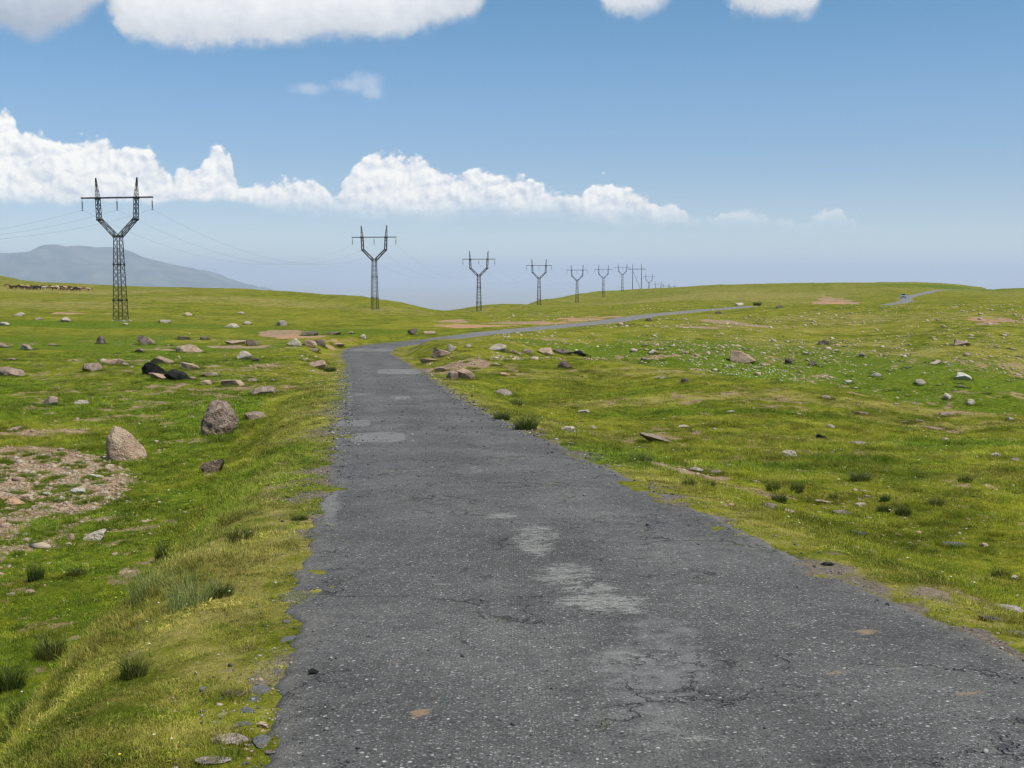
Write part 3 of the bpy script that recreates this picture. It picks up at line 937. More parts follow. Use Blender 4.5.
MAT = {}
ROCKS = [  # px, base py, w, h, tone, shape, tilt, label
    (216, 474, 27, 15, 'brown', 'block', -.35, 'dark brown wedge jutting from the left embankment below the rough brown boulder'),
    (6, 377, 28, 12, 'brown', 'low', .1, 'brown rounded boulder cut by the left edge of the photo'),
    (48, 406, 17, 10, 'brown', 'round', 0, 'reddish brown stone in the left field, left of an equally small pale flat one'),
    (79, 406, 16, 7, 'pale', 'low', 0, 'pale flat stone in the left field, right of an equally small reddish one'),
    (26, 350, 15, 6, 'brown', 'low', .2, 'long greyish stone tilting right in the left field above the edge-cut boulder'),
    (2, 348, 12, 6, 'brown', 'low', 0, 'small brown stone at the left edge of the photo below the pylon foot level'),
    (100, 344, 9, 8, 'dark', 'block', 0, 'small dark upright stone left of centre between the pylon and the black boulders'),
    (144, 345, 17, 9, 'brown', 'block', .2, 'peaked greyish brown stone just right of and below the nearest pylon'),
    (138, 353, 10, 5, 'dark', 'low', 0, 'small dark stone under the peaked stone near the nearest pylon'),
    (187, 353, 27, 10, 'tan', 'low', .15, 'long rounded pinkish tan boulder, highest of the large stones behind the black boulders'),
    (160, 365, 25, 10, 'tan', 'low', .2, 'rounded tan slab directly behind the black boulders'),
    (91, 372, 17, 9, 'brown', 'block', -.1, 'dark fronted stone at the left end of a flat pale ledge in the left field'),
    (110, 365, 24, 6, 'tan', 'slab', -.12, 'flat pale ledge of rock reaching right from a dark fronted stone'),
    (152, 376, 24, 14, 'black', 'round', 0, 'left one of the two black boulders, arched like a small cave'),
    (174, 382, 25, 12, 'black', 'round', .15, 'right one of the two black boulders, lower and nearer'),
    (156, 380, 17, 8, 'tan', 'low', .1, 'small tan stone leaning against the front of the two black boulders'),
    (125, 366, 10, 4, 'brown', 'low', 0, 'small brown stone left of the black boulders'),
    (188, 370, 21, 7, 'tan', 'slab', .15, 'low tan stone right of and behind the black boulders'),
    (209, 377, 17, 6, 'brown', 'low', .1, 'low brown hump of rock to the right of the black boulders'),
    (206, 385, 14, 6, 'tan', 'low', .1, 'small tan stone just below the low brown hump right of the black boulders'),
    (232, 386, 24, 7, 'tan', 'slab', 0, 'broad flat broken tan rock in the middle of the left field'),
    (192, 381, 9, 5, 'brown', 'low', 0, 'small brownish stone touching the right end of the lower black boulder'),
    (183, 340, 11, 4, 'dark', 'slab', .15, 'thin dark stone above the long pinkish tan boulder, left of its twin'),
    (204, 340, 9, 4, 'dark', 'slab', .1, 'small thin dark stone right of a slightly larger dark one above the tan boulders'),
    (233, 345, 22, 5, 'tan', 'slab', 0, 'flat pale tan rock in the field left of a dark stone, below the green strip'),
    (251, 346, 13, 6, 'dark', 'round', .2, 'dark stone at the right end of a flat pale tan rock'),
    (243, 360, 14, 9, 'pale', 'block', .2, 'pale grey angular stone above the lush grass of the left field'),
    (255, 362, 10, 5, 'dark', 'low', .5, 'dark stone leaning beside a pale grey angular one'),
    (262, 395, 27, 10, 'brown', 'low', 0, 'two humped mauve brown rock at the foot of the embankment'),
    (252, 382, 9, 4, 'brown', 'low', 0, 'small stone above the two humped mauve brown rock'),
    (271, 382, 8, 4, 'brown', 'low', 0, 'small stone with a dark left side in the grass above the embankment foot'),
    (255, 421, 21, 9, 'brown', 'block', -.1, 'brown stone on the embankment immediately right of the rough brown boulder'),
    (315, 368, 20, 9, 'tan', 'low', .05, 'pinkish tan rounded rock on the embankment nearest the bend'),
    (293, 346, 14, 8, 'pale', 'block', .35, 'whitest angular rock near the reddish bank before the bend'),
    (310, 347, 14, 8, 'tan', 'round', -.1, 'tan stone touching the left side of a dark hollow stone before the bend'),
    (320, 346, 10, 7, 'dark', 'block', 0, 'dark hollow looking stone before the bend beside a tan one'),
    (314, 352, 9, 4, 'brown', 'low', 0, 'mauve small stone just below the tan and dark pair before the bend'),
    (337, 347, 15, 4, 'tan', 'slab', -.15, 'thin tan ledge between the dark hollow stone and the road bend'),
    (309, 336, 17, 5, 'dark', 'low', 0, 'dark low rock in front of the reddish bank'),
    (333, 335, 16, 3.5, 'brown', 'slab', 0, 'low brown ledge right of the reddish bank'),
    (281, 326, 10, 6, 'pale', 'round', .1, 'greyish stone above the left end of the reddish bank'),
    (231, 328, 14, 5, 'pale', 'low', 0, 'pale lump in the dark green strip left of the reddish bank'),
    (247, 325, 8, 4, 'pale', 'low', 0, 'small pale stone above the lump in the dark green strip'),
    (304, 361, 8, 3, 'pale', 'slab', 0, 'tiny whitish flat stone above the pinkish tan rock near the bend'),
    (412, 335, 9, 6.5, 'dark', 'round', 0, 'single dark brown stone standing just beyond the bend of the road'),
    (429, 334, 12, 3, 'tan', 'slab', 0, 'pale thin stone right of the dark stone beyond the bend'),
    (363, 339, 6, 5, 'pale', 'round', 0, 'small white stone marking the outside of the bend'),
    (350, 334, 6, 3, 'tan', 'low', 0, 'small tan stone in the grass beyond the outside of the bend'),
    (187, 316, 8, 4, 'tan', 'round', 0, 'single pale stone on the far meadow right of the nearest pylon'),
    (164, 323, 13, 3.5, 'pale', 'slab', 0, 'pale flat stone in the dark green strip right of the nearest pylon foot'),
    (65, 322, 11, 5.5, 'pale', 'low', 0, 'pale grey stone below the reddish bank left of the nearest pylon'),
    (18, 316, 12, 4, 'pale', 'low', 0, 'pale stone near the left edge at the height of the reddish bank'),
    (38, 320, 8, 3, 'brown', 'low', 0, 'small greyish stone between two pale ones left of the nearest pylon'),
    (3, 326, 10, 4.5, 'pale', 'low', 0, 'pale grey stone touching the left edge of the photo in the dark green strip'),
    (125, 325.5, 5, 2.5, 'pale', 'low', 0, 'tiny white stone right under the foot of the nearest pylon'),
    (51, 346, 11, 3, 'brown', 'low', 0, 'low grey brown stone between a tilted stone and a small upright one'),
    (10, 361, 9, 4, 'brown', 'low', .3, 'small bluish grey stone above the boulder cut by the left edge'),
    (10, 431, 20, 6, 'brown', 'low', 0, 'low brown rock above the stony bare patch at the left'),
    (11, 506, 26, 11, 'ochre', 'low', .1, 'largest orange brown stone in the bare stony patch'),
    (2, 502, 16, 8, 'ochre', 'low', 0, 'orange brown stone behind the largest one at the left edge of the stony patch'),
    (26, 502, 13, 8, 'tan', 'round', 0, 'rounded pinkish stone right of the largest orange brown one'),
    (77, 495, 18, 6, 'white', 'block', 0, 'white block at the right end of the bare stony patch'),
    (47, 496, 10, 5, 'white', 'low', 0, 'white pointed stone left of the white block in the stony patch'),
    (62, 501, 7, 5, 'pale', 'round', 0, 'small grey stone just below the white block'),
    (94, 478, 14, 4, 'white', 'slab', .15, 'long white flat stone above the white block at the edge of the stony patch'),
    (70, 542, 9, 8, 'tan', 'round', 0, 'upper stone of a stacked pair in the green hollow below the stony patch'),
    (69, 546, 9, 5, 'pale', 'low', 0, 'lower whiter stone of a stacked pair in the green hollow'),
    (98, 542, 23, 11, 'pale', 'block', -.45, 'pale wedge of stone rising to the right in the green hollow'),
    (26, 536, 10, 4, 'pale', 'low', 0, 'small flat pale stone below the stony patch left of a stacked pair'),
    (9, 596, 11, 5, 'pale', 'low', 0, 'pale stone close to the left edge under the embankment foot'),
    (29, 594, 11, 6, 'tan', 'low', -.2, 'tan stone right of a pale one under the embankment foot near the left edge'),
    (229, 745, 44, 13, 'mauve', 'slab', -.05, 'broad flat mauve grey slab in the turf beside the road at the bottom'),
    (233, 697, 25, 8, 'dark', 'slab', .1, 'flat dark slate coloured stone set in the verge above the broad slab'),
    (212, 764, 36, 8, 'mauve', 'slab', 0, 'flat grey slab lowest on the verge at the bottom edge of the photo'),
    (270, 755, 14, 6, 'mauve', 'slab', 0, 'small grey stone at the crumbling road edge right of the lowest slab'),
    (247, 650, 10, 5, 'dark', 'slab', 0, 'small dark stone in the verge where the asphalt widens'),
    (313, 673, 10, 4, 'black', 'round', 0, 'small black lump on the crumbled left road edge'),
    (262, 728, 13, 8, 'tan', 'slab', .3, 'pale brown flake in the verge between the road and the broad slab'),
    (440, 358, 19, 9, 'tan', 'block', .15, 'largest of the pale rocks in a loose row along the inside of the bend'),
    (451, 352, 9, 8, 'pale', 'round', 0, 'small white rounded rock behind the largest pale rock inside the bend'),
    (429, 364, 19, 6, 'tan', 'slab', 0, 'flat tan rock nearest the road on the inside of the bend'),
    (463, 380, 21, 11, 'tan', 'block', .35, 'tan angular rock leaning right, nearest of the row inside the bend'),
    (452, 380, 12, 9, 'brown', 'block', 0, 'brown stone filling the gap left of the tan angular rock'),
    (441, 372, 13, 6, 'brown', 'low', 0, 'low brown rubble stone between the flat tan rock and the angular one'),
    (468, 348, 6, 4, 'pale', 'low', 0, 'tiny pale stone right of the white rounded rock inside the bend'),
    (497, 351, 18, 8, 'pale', 'low', 0, 'grey white rounded rock standing before the culvert ditch'),
    (514, 354, 15, 5, 'brown', 'low', 0, 'first small grey stone in a line leading right from the grey white rock'),
    (527, 354, 9, 5, 'brown', 'block', 0, 'second small grey stone in the line beside the tan rounded boulder'),
    (545, 355, 15, 8, 'tan', 'low', 0, 'tan rounded boulder in the line of stones above the yellow green meadow'),
    (563, 354.5, 19, 6, 'dark', 'low', .1, 'dark long rock right of the tan rounded boulder'),
    (580, 356, 16, 6, 'black', 'low', 0, 'blackest rock at the right end of the line above the meadow'),
    (565, 369, 14, 8, 'dark', 'round', 0, 'single dark round rock lying alone on the yellow green meadow'),
    (505, 376, 11, 4, 'ochre', 'low', .1, 'flat rust brown stone left of the lone dark rock'),
    (497, 366, 7, 3.5, 'pale', 'low', 0, 'small pale stone below the grey white rock'),
    (504, 396, 17, 8, 'mauve', 'low', 0, 'mauve grey rock on the grass above the right road edge'),
    (584, 414, 12, 5, 'pale', 'low', 0, 'pale stone in the meadow right of the mauve grey rock'),
    (568, 434, 15, 8, 'pale', 'round', 0, 'rounded grey stone in long grass near the right road edge'),
    (594, 430, 10, 5, 'pale', 'low', .2, 'small pale stone right of the rounded grey stone'),
    (571, 445, 7, 3, 'pale', 'slab', 0, 'tiny flat stone under the rounded grey stone'),
    (657, 443, 36, 9, 'brown', 'slab', .22, 'overhanging brown ledge beside rust coloured soil on the right meadow'),
    (743, 363, 27, 13, 'tan', 'block', .05, 'largest boulder on the far slope, flat topped with a dark underside'),
    (646, 361, 10, 4, 'brown', 'low', .2, 'brown stone on the gully edge left of the flat topped boulder'),
    (654, 354, 11, 5, 'pale', 'low', 0, 'pale stone on the slope above the brown one at the gully edge'),
    (645, 346, 5, 3, 'tan', 'low', 0, 'tiny tan stone on the slope right of the culvert ditch'),
    (686, 383, 9, 5, 'dark', 'round', 0, 'small dark round stone on the meadow lip under the flat topped boulder'),
    (663, 380, 9, 4, 'pale', 'low', 0, 'small grey stone left of a dark round one on the meadow lip'),
    (789, 364, 8, 6, 'dark', 'round', 0, 'dark stone right of the flat topped boulder'),
    (813, 366, 8, 5, 'dark', 'round', 0, 'second dark stone right of the flat topped boulder, further along'),
    (824, 345, 11, 5.5, 'brown', 'low', 0, 'greyish brown rock high on the far slope above two dark stones'),
    (808, 355, 9, 4, 'pale', 'low', 0, 'pale rock between the greyish brown rock and the dark stones'),
    (862, 357, 7, 5, 'brown', 'round', 0, 'small brown round stone on the open slope right of the greyish brown rock'),
    (876, 377, 9, 5, 'white', 'low', .2, 'white oval stone in the middle of the far slope'),
    (849, 384, 7, 4, 'white', 'low', 0, 'small white stone left of and below the white oval stone'),
    (937, 365, 12, 5, 'pale', 'low', 0, 'pale lump on the slope above the tilted white slab'),
    (964, 380, 17, 8, 'white', 'low', .22, 'tilted white slab, brightest stone at the right of the far slope'),
    (963, 388, 11, 3.5, 'dark', 'low', 0, 'dark stone just below the tilted white slab'),
    (921, 385, 11, 6, 'pale', 'round', 0, 'rounded pale stone left of the tilted white slab'),
    (972, 405, 10, 6, 'pale', 'round', 0, 'pale rounded stone below the tilted white slab at the slope foot'),
    (948, 400, 8, 7, 'pale', 'block', 0, 'pale upright stone at the slope foot left of a rounded one'),
    (1011, 421, 8, 4, 'white', 'low', .3, 'white stone at the foot of the slope near the right edge of the photo'),
    (962, 346, 16, 6, 'brown', 'block', .2, 'broken brown rock high on the right of the slope'),
    (950, 416, 18, 4, 'brown', 'slab', .1, 'flat grey rock on the meadow lip at the right'),
    (826, 399, 10, 4, 'pale', 'low', 0, 'small pale stone on the meadow lip in the middle of the right side'),
    (937, 430, 26, 4, 'brown', 'slab', .1, 'long flat grey rock on the meadow below the lip at the right'),
    (862, 415, 14, 4, 'brown', 'slab', 0, 'flat brown stone on the meadow below the lip'),
    (906, 424, 12, 3, 'brown', 'slab', 0, 'thin grey stone between two flat rocks on the right meadow'),
    (822, 440, 12, 6, 'black', 'round', 0, 'black hollow stone on the right meadow left of a flat grey one'),
    (858, 446, 20, 6, 'mauve', 'low', 0, 'flat mauve grey rock on the meadow right of a black hollow stone'),
    (791, 458, 16, 8, 'pale', 'round', 0, 'rounded pale grey rock alone in the middle of the right meadow'),
    (683, 428, 13, 4, 'pale', 'low', 0, 'low pale stone above the overhanging brown ledge'),
    (731, 413, 13, 3, 'pale', 'slab', 0, 'thin pale stone on the meadow above and right of the overhanging ledge'),
    (695, 472, 18, 6, 'mauve', 'low', 0, 'left one of two mauve stones in the bare strip above the road tufts'),
    (715, 475, 15, 6, 'mauve', 'low', 0, 'right one of two mauve stones in the bare strip above the road tufts'),
    (769, 509, 18, 8, 'mauve', 'low', 0, 'dark mauve rock under the pair of round tufts'),
    (789, 514, 13, 6, 'brown', 'low', .2, 'brown stone right of the dark mauve rock under the tufts'),
    (823, 504, 17, 5, 'brown', 'slab', .1, 'flat brown rock on the stony patch right of the tufts'),
    (844, 516, 22, 8, 'mauve', 'low', .25, 'sloping brown grey rock on the stony patch'),
    (862, 507, 14, 6, 'pale', 'low', 0, 'pale stone above the sloping brown grey rock'),
    (860, 535, 17, 6, 'slate', 'low', 0, 'smooth slate grey stone below the stony patch, left of its larger twin'),
    (956, 546, 25, 7, 'slate', 'low', .05, 'larger smooth slate grey stone on the lower right meadow'),
    (899, 537, 9, 4, 'ochre', 'low', 0, 'small tan stone between the two slate grey stones'),
    (928, 558, 13, 4, 'brown', 'low', 0, 'brown flat stone left of and below the larger slate grey stone'),
    (830, 566, 12, 5, 'black', 'low', 0, 'black lump at the very edge of the asphalt on the right'),
    (999, 459, 14, 6, 'pale', 'round', 0, 'pale rounded stone on the meadow near the right edge'),
    (1017, 462, 12, 5, 'mauve', 'low', 0, 'mauve stone beside the pale rounded one at the right edge'),
    (985, 549, 9, 6, 'tan', 'round', 0, 'tan stone right of the larger slate grey stone'),
    (1014, 581, 9, 6, 'pale', 'round', 0, 'small pale stone right of the dark tuft near the right edge'),
    (1006, 612, 36, 9, 'mauve', 'slab', .05, 'broad flat mauve rock at the lower right edge of the meadow'),
    (992, 621, 22, 9, 'slate', 'low', .2, 'dark slate wedge in front of the broad flat mauve rock'),
    (1018, 636, 22, 8, 'mauve', 'low', 0, 'mauve stone below the dark wedge at the right edge'),
    (240, 314, 7, 2.5, 'pale', 'low', 0, 'tiny pale stone on the far meadow above the lump in the green strip'),
    (740, 306, 8, 3.5, 'pale', 'low', 0, 'pale stone on the far road verge left of the round bush'),
    (780, 308, 7, 3, 'dark', 'low', 0, 'small dark stone right of the round bush on the crest'),
    (718, 314, 6, 3, 'dark', 'low', 0, 'tiny dark stone on the slope under the far road'),
    (649, 321, 6, 3.5, 'dark', 'round', 0, 'dark stone close under the far road above the culvert slope'),
]


def build_rocks():
    MAT['tan'] = rock_mat('tan_stone', (.29, .195, .130), (.44, .32, .225), (.52, .42, .32))
    MAT['brown'] = rock_mat('brown_stone', (.17, .118, .085), (.34, .255, .195), (.44, .37, .30))
    MAT['mauve'] = rock_mat('mauve_stone', (.19, .15, .135), (.32, .26, .23), (.42, .37, .32))
    MAT['slate'] = rock_mat('slate_stone', (.085, .083, .085), (.15, .148, .15), (.22, .21, .2))
    MAT['dark'] = rock_mat('dark_stone', (.06, .046, .037), (.17, .13, .10), (.33, .28, .23))
    MAT['black'] = rock_mat('black_stone', (.008, .008, .008), (.028, .025, .023), (.07, .06, .055))
    MAT['pale'] = rock_mat('pale_stone', (.31, .25, .19), (.46, .395, .315), (.52, .46, .38))
    MAT['white'] = rock_mat('white_stone', (.38, .34, .28), (.54, .50, .43), (.58, .54, .47))
    MAT['ochre'] = rock_mat('ochre_stone', (.34, .20, .115), (.44, .29, .18), (.42, .33, .25))
    MAT['speckle'] = rock_mat('speckled_stone', (.19, .125, .092), (.46, .34, .265), (.56, .47, .39), 3.5)
    # the two big boulders, cut after their outlines
    c, D = land(127, 459); k = D / F
    P = [(x * k, y * k, z * k) for x, y, z in [(-19, -2, 1), (-21, 2, 10), (-19, 0, 22), (-14, 5, 33), (-10, -2, 34), (-5, 4, 32), (2, 0, 28), (8, 2, 22), (15, 3, 13), (21, 0, 5), (20, -4, -4), (-8, -12, -3), (8, -12, -4),
                                                (-15, -10, 5), (-12, -9, 20), (0, -12, 4), (10, -11, 2), (-12, 14, -3), (10, 14, -3), (-10, 12, 16)]]
    o = bpy.data.objects.new('boulder', hull_rock(P, 3, 4, .035)); o.location = c; o.data.materials.append(MAT['tan']); link(o)
    tag(o, 'big smooth tan boulder with a peak at its left, beside the stony patch', 'boulder')
    c, D = land(219, 435); k = D / F
    P = [(x * k, y * k, z * k) for x, y, z in [(-18, -4, -4), (-19, 0, 5), (-15, -3, 20), (-11, 4, 27), (-9, 0, 35), (0, 0, 38), (9, 3, 34), (17, 4, 25), (21, 3, 17), (18, 0, 9), (0, -8, 0), (8, -6, 5), (-14, -8, 0), (-12, -8, 18), (-4, -9, 24), (8, -7, 26),
                                                (-10, 14, -4), (12, 14, 0), (10, 0, -3)]]
    o = bpy.data.objects.new('boulder', hull_rock(P, 3, 9, .05)); o.location = c; o.data.materials.append(MAT['speckle']); link(o)
    tag(o, 'big rough speckled brown boulder at the foot of the left embankment', 'boulder')
    for i, (px, py, w, h, tone, kind, tilt, lab) in enumerate(ROCKS):
        c, D = land(px, py); k = D / F
        W, H = w * k, h * k
        STONES_AT.append((c[0], c[1], W))
        me = rock_mesh(1000 + i * 7, kind, 4 if w > 11 else 3)
        me.materials.append(MAT[tone])
        o = bpy.data.objects.new('boulder' if W > 1.1 else 'stone', me)
        dep = W * (.75 if kind != 'slab' else .6)
        cosr = max(.1, -(CAM[2] + 0 - c[2]) / D * -1)
        o.location = (c[0], c[1] + dep * .35, c[2] - H * .16)
        if kind in ('slab', 'low'): H = max(H - dep * .7 * (CAM[2] - c[2]) / D, H * .45)
        o.scale = (W * 1.05, dep, H * 1.15)
        o.rotation_euler = (0, tilt, 0)
        link(o); tag(o, lab, 'boulder' if W > 1.1 else 'stone')


def small_rocks():
    protos = [rock_mesh(5000 + i, ['round', 'low', 'block'][i % 3], 2) for i in range(9)]
    tones = ['pale', 'tan', 'white', 'brown', 'pale', 'tan', 'pale', 'brown', 'white']
    for me, t in zip(protos, tones): me.materials.append(MAT[t])
    rng = np.random.default_rng(5)
    zone = []   # px range, py range, count, size px range, name
    def place(n, px, py, s, tones_):
        out = []
        for _ in range(n):
            c, D = land(rng.uniform(*px), rng.uniform(*py))
            out.append((c, D, rng.uniform(*s), tones_))
        return out
    # counted ones
    groups = [
        (70, (0, 120), (452, 512), (2.5, 6.5), 'dirt', 'pinkish stone lying in the bare stony patch of the left field', 'stones in the bare stony patch'),
        (25, (0, 110), (512, 560), (2.5, 6), 'all', 'small pale stone in the green hollow below the bare stony patch', 'stones in the green hollow'),
        (75, (640, 1020), (335, 425), (2.5, 6.5), 'slope', 'small pale stone scattered on the far slope beyond the gully', 'stones scattered on the far slope'),
        (24, (770, 1000), (488, 560), (3, 7), 'all', 'small stone on the stony patch of the right meadow', 'stones on the right stony patch'),
        (12, (425, 475), (350, 385), (3, 6), 'all', 'small rubble stone beside the row of rocks inside the bend', 'rubble inside the bend'),
        (12, (120, 300), (345, 400), (3, 6), 'all', 'small stone between the bigger rocks of the left field', 'small stones of the left field'),
    ]
    for n, pxr, pyr, sr, mode, lab, grp in groups:
        k = 0; tries = 0
        while k < n and tries < n * 12:
            tries += 1
            px, py = rng.uniform(*pxr), rng.uniform(*pyr)
            c, D = land(px, py)
            dry, lush, dirt = zones(np.array([c[0]]), np.array([c[1]]))
            if mode == 'dirt' and dirt[0] < .35: continue
            if mode == 'slope' and D < 75: continue
            lat = road_dist([c[0]], [c[1]])[0][0]
            if abs(lat) < 3: continue
            j = int(rng.integers(0, 9)) if mode != 'slope' else int(rng.choice([0, 2, 4, 6, 8, 1]))
            if mode == 'dirt': j = int(rng.choice([1, 5, 3, 7, 1, 5, 0]))
            s = rng.uniform(*sr) ** 1.0 * D / F
            if rng.random() < .5: s *= .7
            o = bpy.data.objects.new('pebble' if s < .09 else 'fieldstone', protos[j])
            o.location = (c[0], c[1], c[2] - .02); o.scale = (s, s * rng.uniform(.6, 1), s * rng.uniform(.25, .5)); STONES_AT.append((c[0], c[1], s))
            o.rotation_euler[2] = rng.uniform(0, 6.28)
            link(o); tag(o, lab, 'stone', grp); k += 1
    # the uncounted rest, one sheet of stones
    V = []; Q = []; base = 0; T = []; SH = []
    cubes = [rock_mesh(6000 + i, ['round', 'low', 'block'][i % 3], 1) for i in range(6)]
    geo = []
    for me in cubes:
        v = np.empty(len(me.vertices) * 3); me.vertices.foreach_get('co', v)
        f = np.empty(len(me.polygons) * 3, int); me.polygons.foreach_get('vertices', f)
        geo.append((v.reshape(-1, 3), f.reshape(-1, 3)))
    def sheet(x, y, size, shade):
        nonlocal base
        z, lat, _ = terrain(x, y, full=True)
        for i in range(len(x)):
            if abs(lat[i]) < 2.15 and size[i] > .03: continue
            v, f = geo[i % 6]
            a = rng.uniform(0, 6.28); ca, sa = math.cos(a), math.sin(a)
            s = size[i]; q = v * (s, s * .8, s * (rng.uniform(.28, .6) if y[i] > 56 else rng.uniform(.22, .5)))
            V.append(np.c_[q[:, 0] * ca - q[:, 1] * sa + x[i], q[:, 0] * sa + q[:, 1] * ca + y[i], q[:, 2] + z[i] - .12 * s])
            Q.append(f + base); base += len(v); SH.append(np.full(len(v), shade[i]))
    # far slope specks
    n = 8000
    d = 66 + 250 * rng.uniform(0, 1, n * 2) ** 1.8 ** 1.0; az = rng.uniform(-.02, .62, n * 2)
    x = d * np.tan(az); y = d
    cl = fbm(x / 18, y / 18, 3, 201) + .5 * fbm(x / 3, y / 3, 2, 202) + sstep(.05, .40, x / y) * .42 - .12
    ok = (cl > -.10) & (rng.uniform(0, 1, n * 2) < np.clip(1.15 - d / 360, .15, 1)); x, y, d = x[ok][:n], y[ok][:n], d[ok][:n]
    sheet(x, y, rng.lognormal(-2.15, .55, len(x)) * np.clip(d / 100, .8, 1.7), rng.uniform(.45, 1.15, len(x)))
    n = 3800
    y = rng.uniform(58, 125, n); q = rng.uniform(.10, .62, n); x = y * q
    ok = (y > 92 - 62 * q) & (fbm(x / 7, y / 7, 3, 211) > -.12); x, y = x[ok], y[ok]
    sheet(x, y, rng.lognormal(-1.95, .5, len(x)), rng.uniform(.3, 1.1, len(x)))
    # stony bare patches
    for px, py, rx, ry, n in [(50, 482, 100, 38, 6500), (0, 520, 90, 30, 500), (870, 512, 110, 22, 500), (690, 468, 60, 9, 200), (455, 368, 35, 16, 220), (60, 455, 110, 12, 250), (560, 336, 30, 8, 30), (235, 355, 110, 30, 350), (1000, 615, 50, 25, 200),
                              (955, 430, 120, 14, 120), (60, 540, 110, 26, 350), (800, 450, 260, 60, 260), (250, 720, 60, 60, 160)]:
        X = []; Y = []
        cs = [land(px + rx * rng.normal(0, .5), py + ry * rng.normal(0, .5))[0] for _ in range(24)]
        sx = np.array([c[0] for c in cs]); sy = np.array([c[1] for c in cs])
        k = rng.integers(0, 24, n); D = sy[k]
        sp = D * rx / F / 5
        x = sx[k] + rng.normal(0, 1, n) * sp; y = sy[k] + rng.normal(0, 1, n) * np.minimum(sp * 4, 2.5 + D * .02)
        if n > 2000:
            dd = zones(x, y)[2]; m_ = dd > .22; x, y, D = x[m_], y[m_], D[m_]
        sheet(x, y, rng.lognormal(-3.1, .55, len(x)) * np.clip(D / 22, .35, 2), rng.uniform(-.1, .75, len(x)) ** 1.0)
    me = mesh_np('loose_stones', np.concatenate(V), np.concatenate(Q), True)
    add_attr(me, 'shade', np.concatenate(SH))
    m, nt, b = new_mat('loose_stone_mix', .9, .2)
    r = S(nt, attr(nt, 'shade'))
    nn = nnoise(nt, wpos(nt), 1.7, 4, .7)
    c = mixc(nt, r, (.22, .17, .12), (.47, .42, .31)); c = mixc(nt, nn.step(.38, .6) * .75, c, (.36, .235, .155))
    nt.links.new(c, b.inputs['Base Color']); me.materials.append(m)
    o = bpy.data.objects.new('loose_stones', me); link(o); tag(o, kind='stuff')
    # broken flakes of asphalt lying in the grass along the left road edge
    frag = simple('broken_asphalt', (.10, .097, .095), .9, 0, .4, 9)
    for k in (0, 2, 3, 5, 7, 8, 10, 12, 13):
        px, py = [(262, 690), (272, 712), (254, 700), (262, 742), (270, 731), (276, 672), (284, 655), (288, 640), (248, 712), (262, 762), (296, 575), (290, 600), (286, 622), (240, 725)][k]
        c, D = land(px, py); s = rng.uniform(.05, .15)
        me = rock_mesh(7000 + k, 'block', 3); me.materials.append(frag)
        o = bpy.data.objects.new('asphalt_flake', me); o.location = (c[0], c[1], c[2] - .016); o.scale = (s, s * rng.uniform(.6, 1), .032); o.rotation_euler[2] = rng.uniform(0, 6)
        link(o); tag(o, 'dark flake broken off the left edge of the asphalt, lying in the verge', 'asphalt flake', 'asphalt flakes along the left road edge')
    # crumbs of asphalt and gravel along both road edges and over the surface
    V.clear(); Q.clear(); SH.clear(); base = 0
    i0 = np.interp(0, RC[:, 1], RS)
    n = 9000
    s = i0 + 3.6 + 60 * rng.uniform(0, 1, n) ** 1.8
    side = np.where(rng.uniform(0, 1, n) < .55, -1, 1)
    lt = side * (HALF + .08 + rng.normal(0, .22, n)); loose = rng.uniform(0, 1, n) < .30
    lt = np.where(loose, rng.uniform(-HALF, HALF, n), lt)
    cx = np.interp(s, RS, RC[:, 0]); cy = np.interp(s, RS, RC[:, 1]); cz = np.interp(s, RS, RC[:, 2])
    tx = np.interp(s + .5, RS, RC[:, 0]) - cx; ty = np.interp(s + .5, RS, RC[:, 1]) - cy; L = np.hypot(tx, ty)
    x = cx + ty / L * lt; y = cy - tx / L * lt
    zt = terrain(x, y)
    zr = cz + .022 * fbm(x / 1.6, y / 1.6, 3, 71) + .008 * fbm(x / .35, y / .35, 2, 72) - .012 * (lt / 2) ** 2
    z = np.where(np.abs(lt) < HALF - .08, zr, np.maximum(zt, cz - .05))
    sz = rng.lognormal(-4.35, .42, n) * np.clip(y / 12, .8, 2.5) * np.where(loose, .8, 1)
    for i in range(n):
        v, f = geo[i % 6]; a = rng.uniform(0, 6.28); ca, sa = math.cos(a), math.sin(a); q = v * (sz[i], sz[i] * .8, sz[i] * .55)
        V.append(np.c_[q[:, 0] * ca - q[:, 1] * sa + x[i], q[:, 0] * sa + q[:, 1] * ca + y[i], q[:, 2] + z[i]])
        Q.append(f + base); base += len(v); SH.append(np.full(len(v), rng.uniform(0, 1)))
    me = mesh_np('gravel', np.concatenate(V), np.concatenate(Q), True); add_attr(me, 'shade', np.concatenate(SH))
    m, nt, b = new_mat('gravel_mix', .9, .2)
    r = S(nt, attr(nt, 'shade')); c = mixc(nt, r.pow(2.2), (.06, .06, .062), (.38, .36, .33)); nt.links.new(c, b.inputs['Base Color']); me.materials.append(m)
    o = bpy.data.objects.new('gravel', me); link(o); tag(o, kind='stuff')


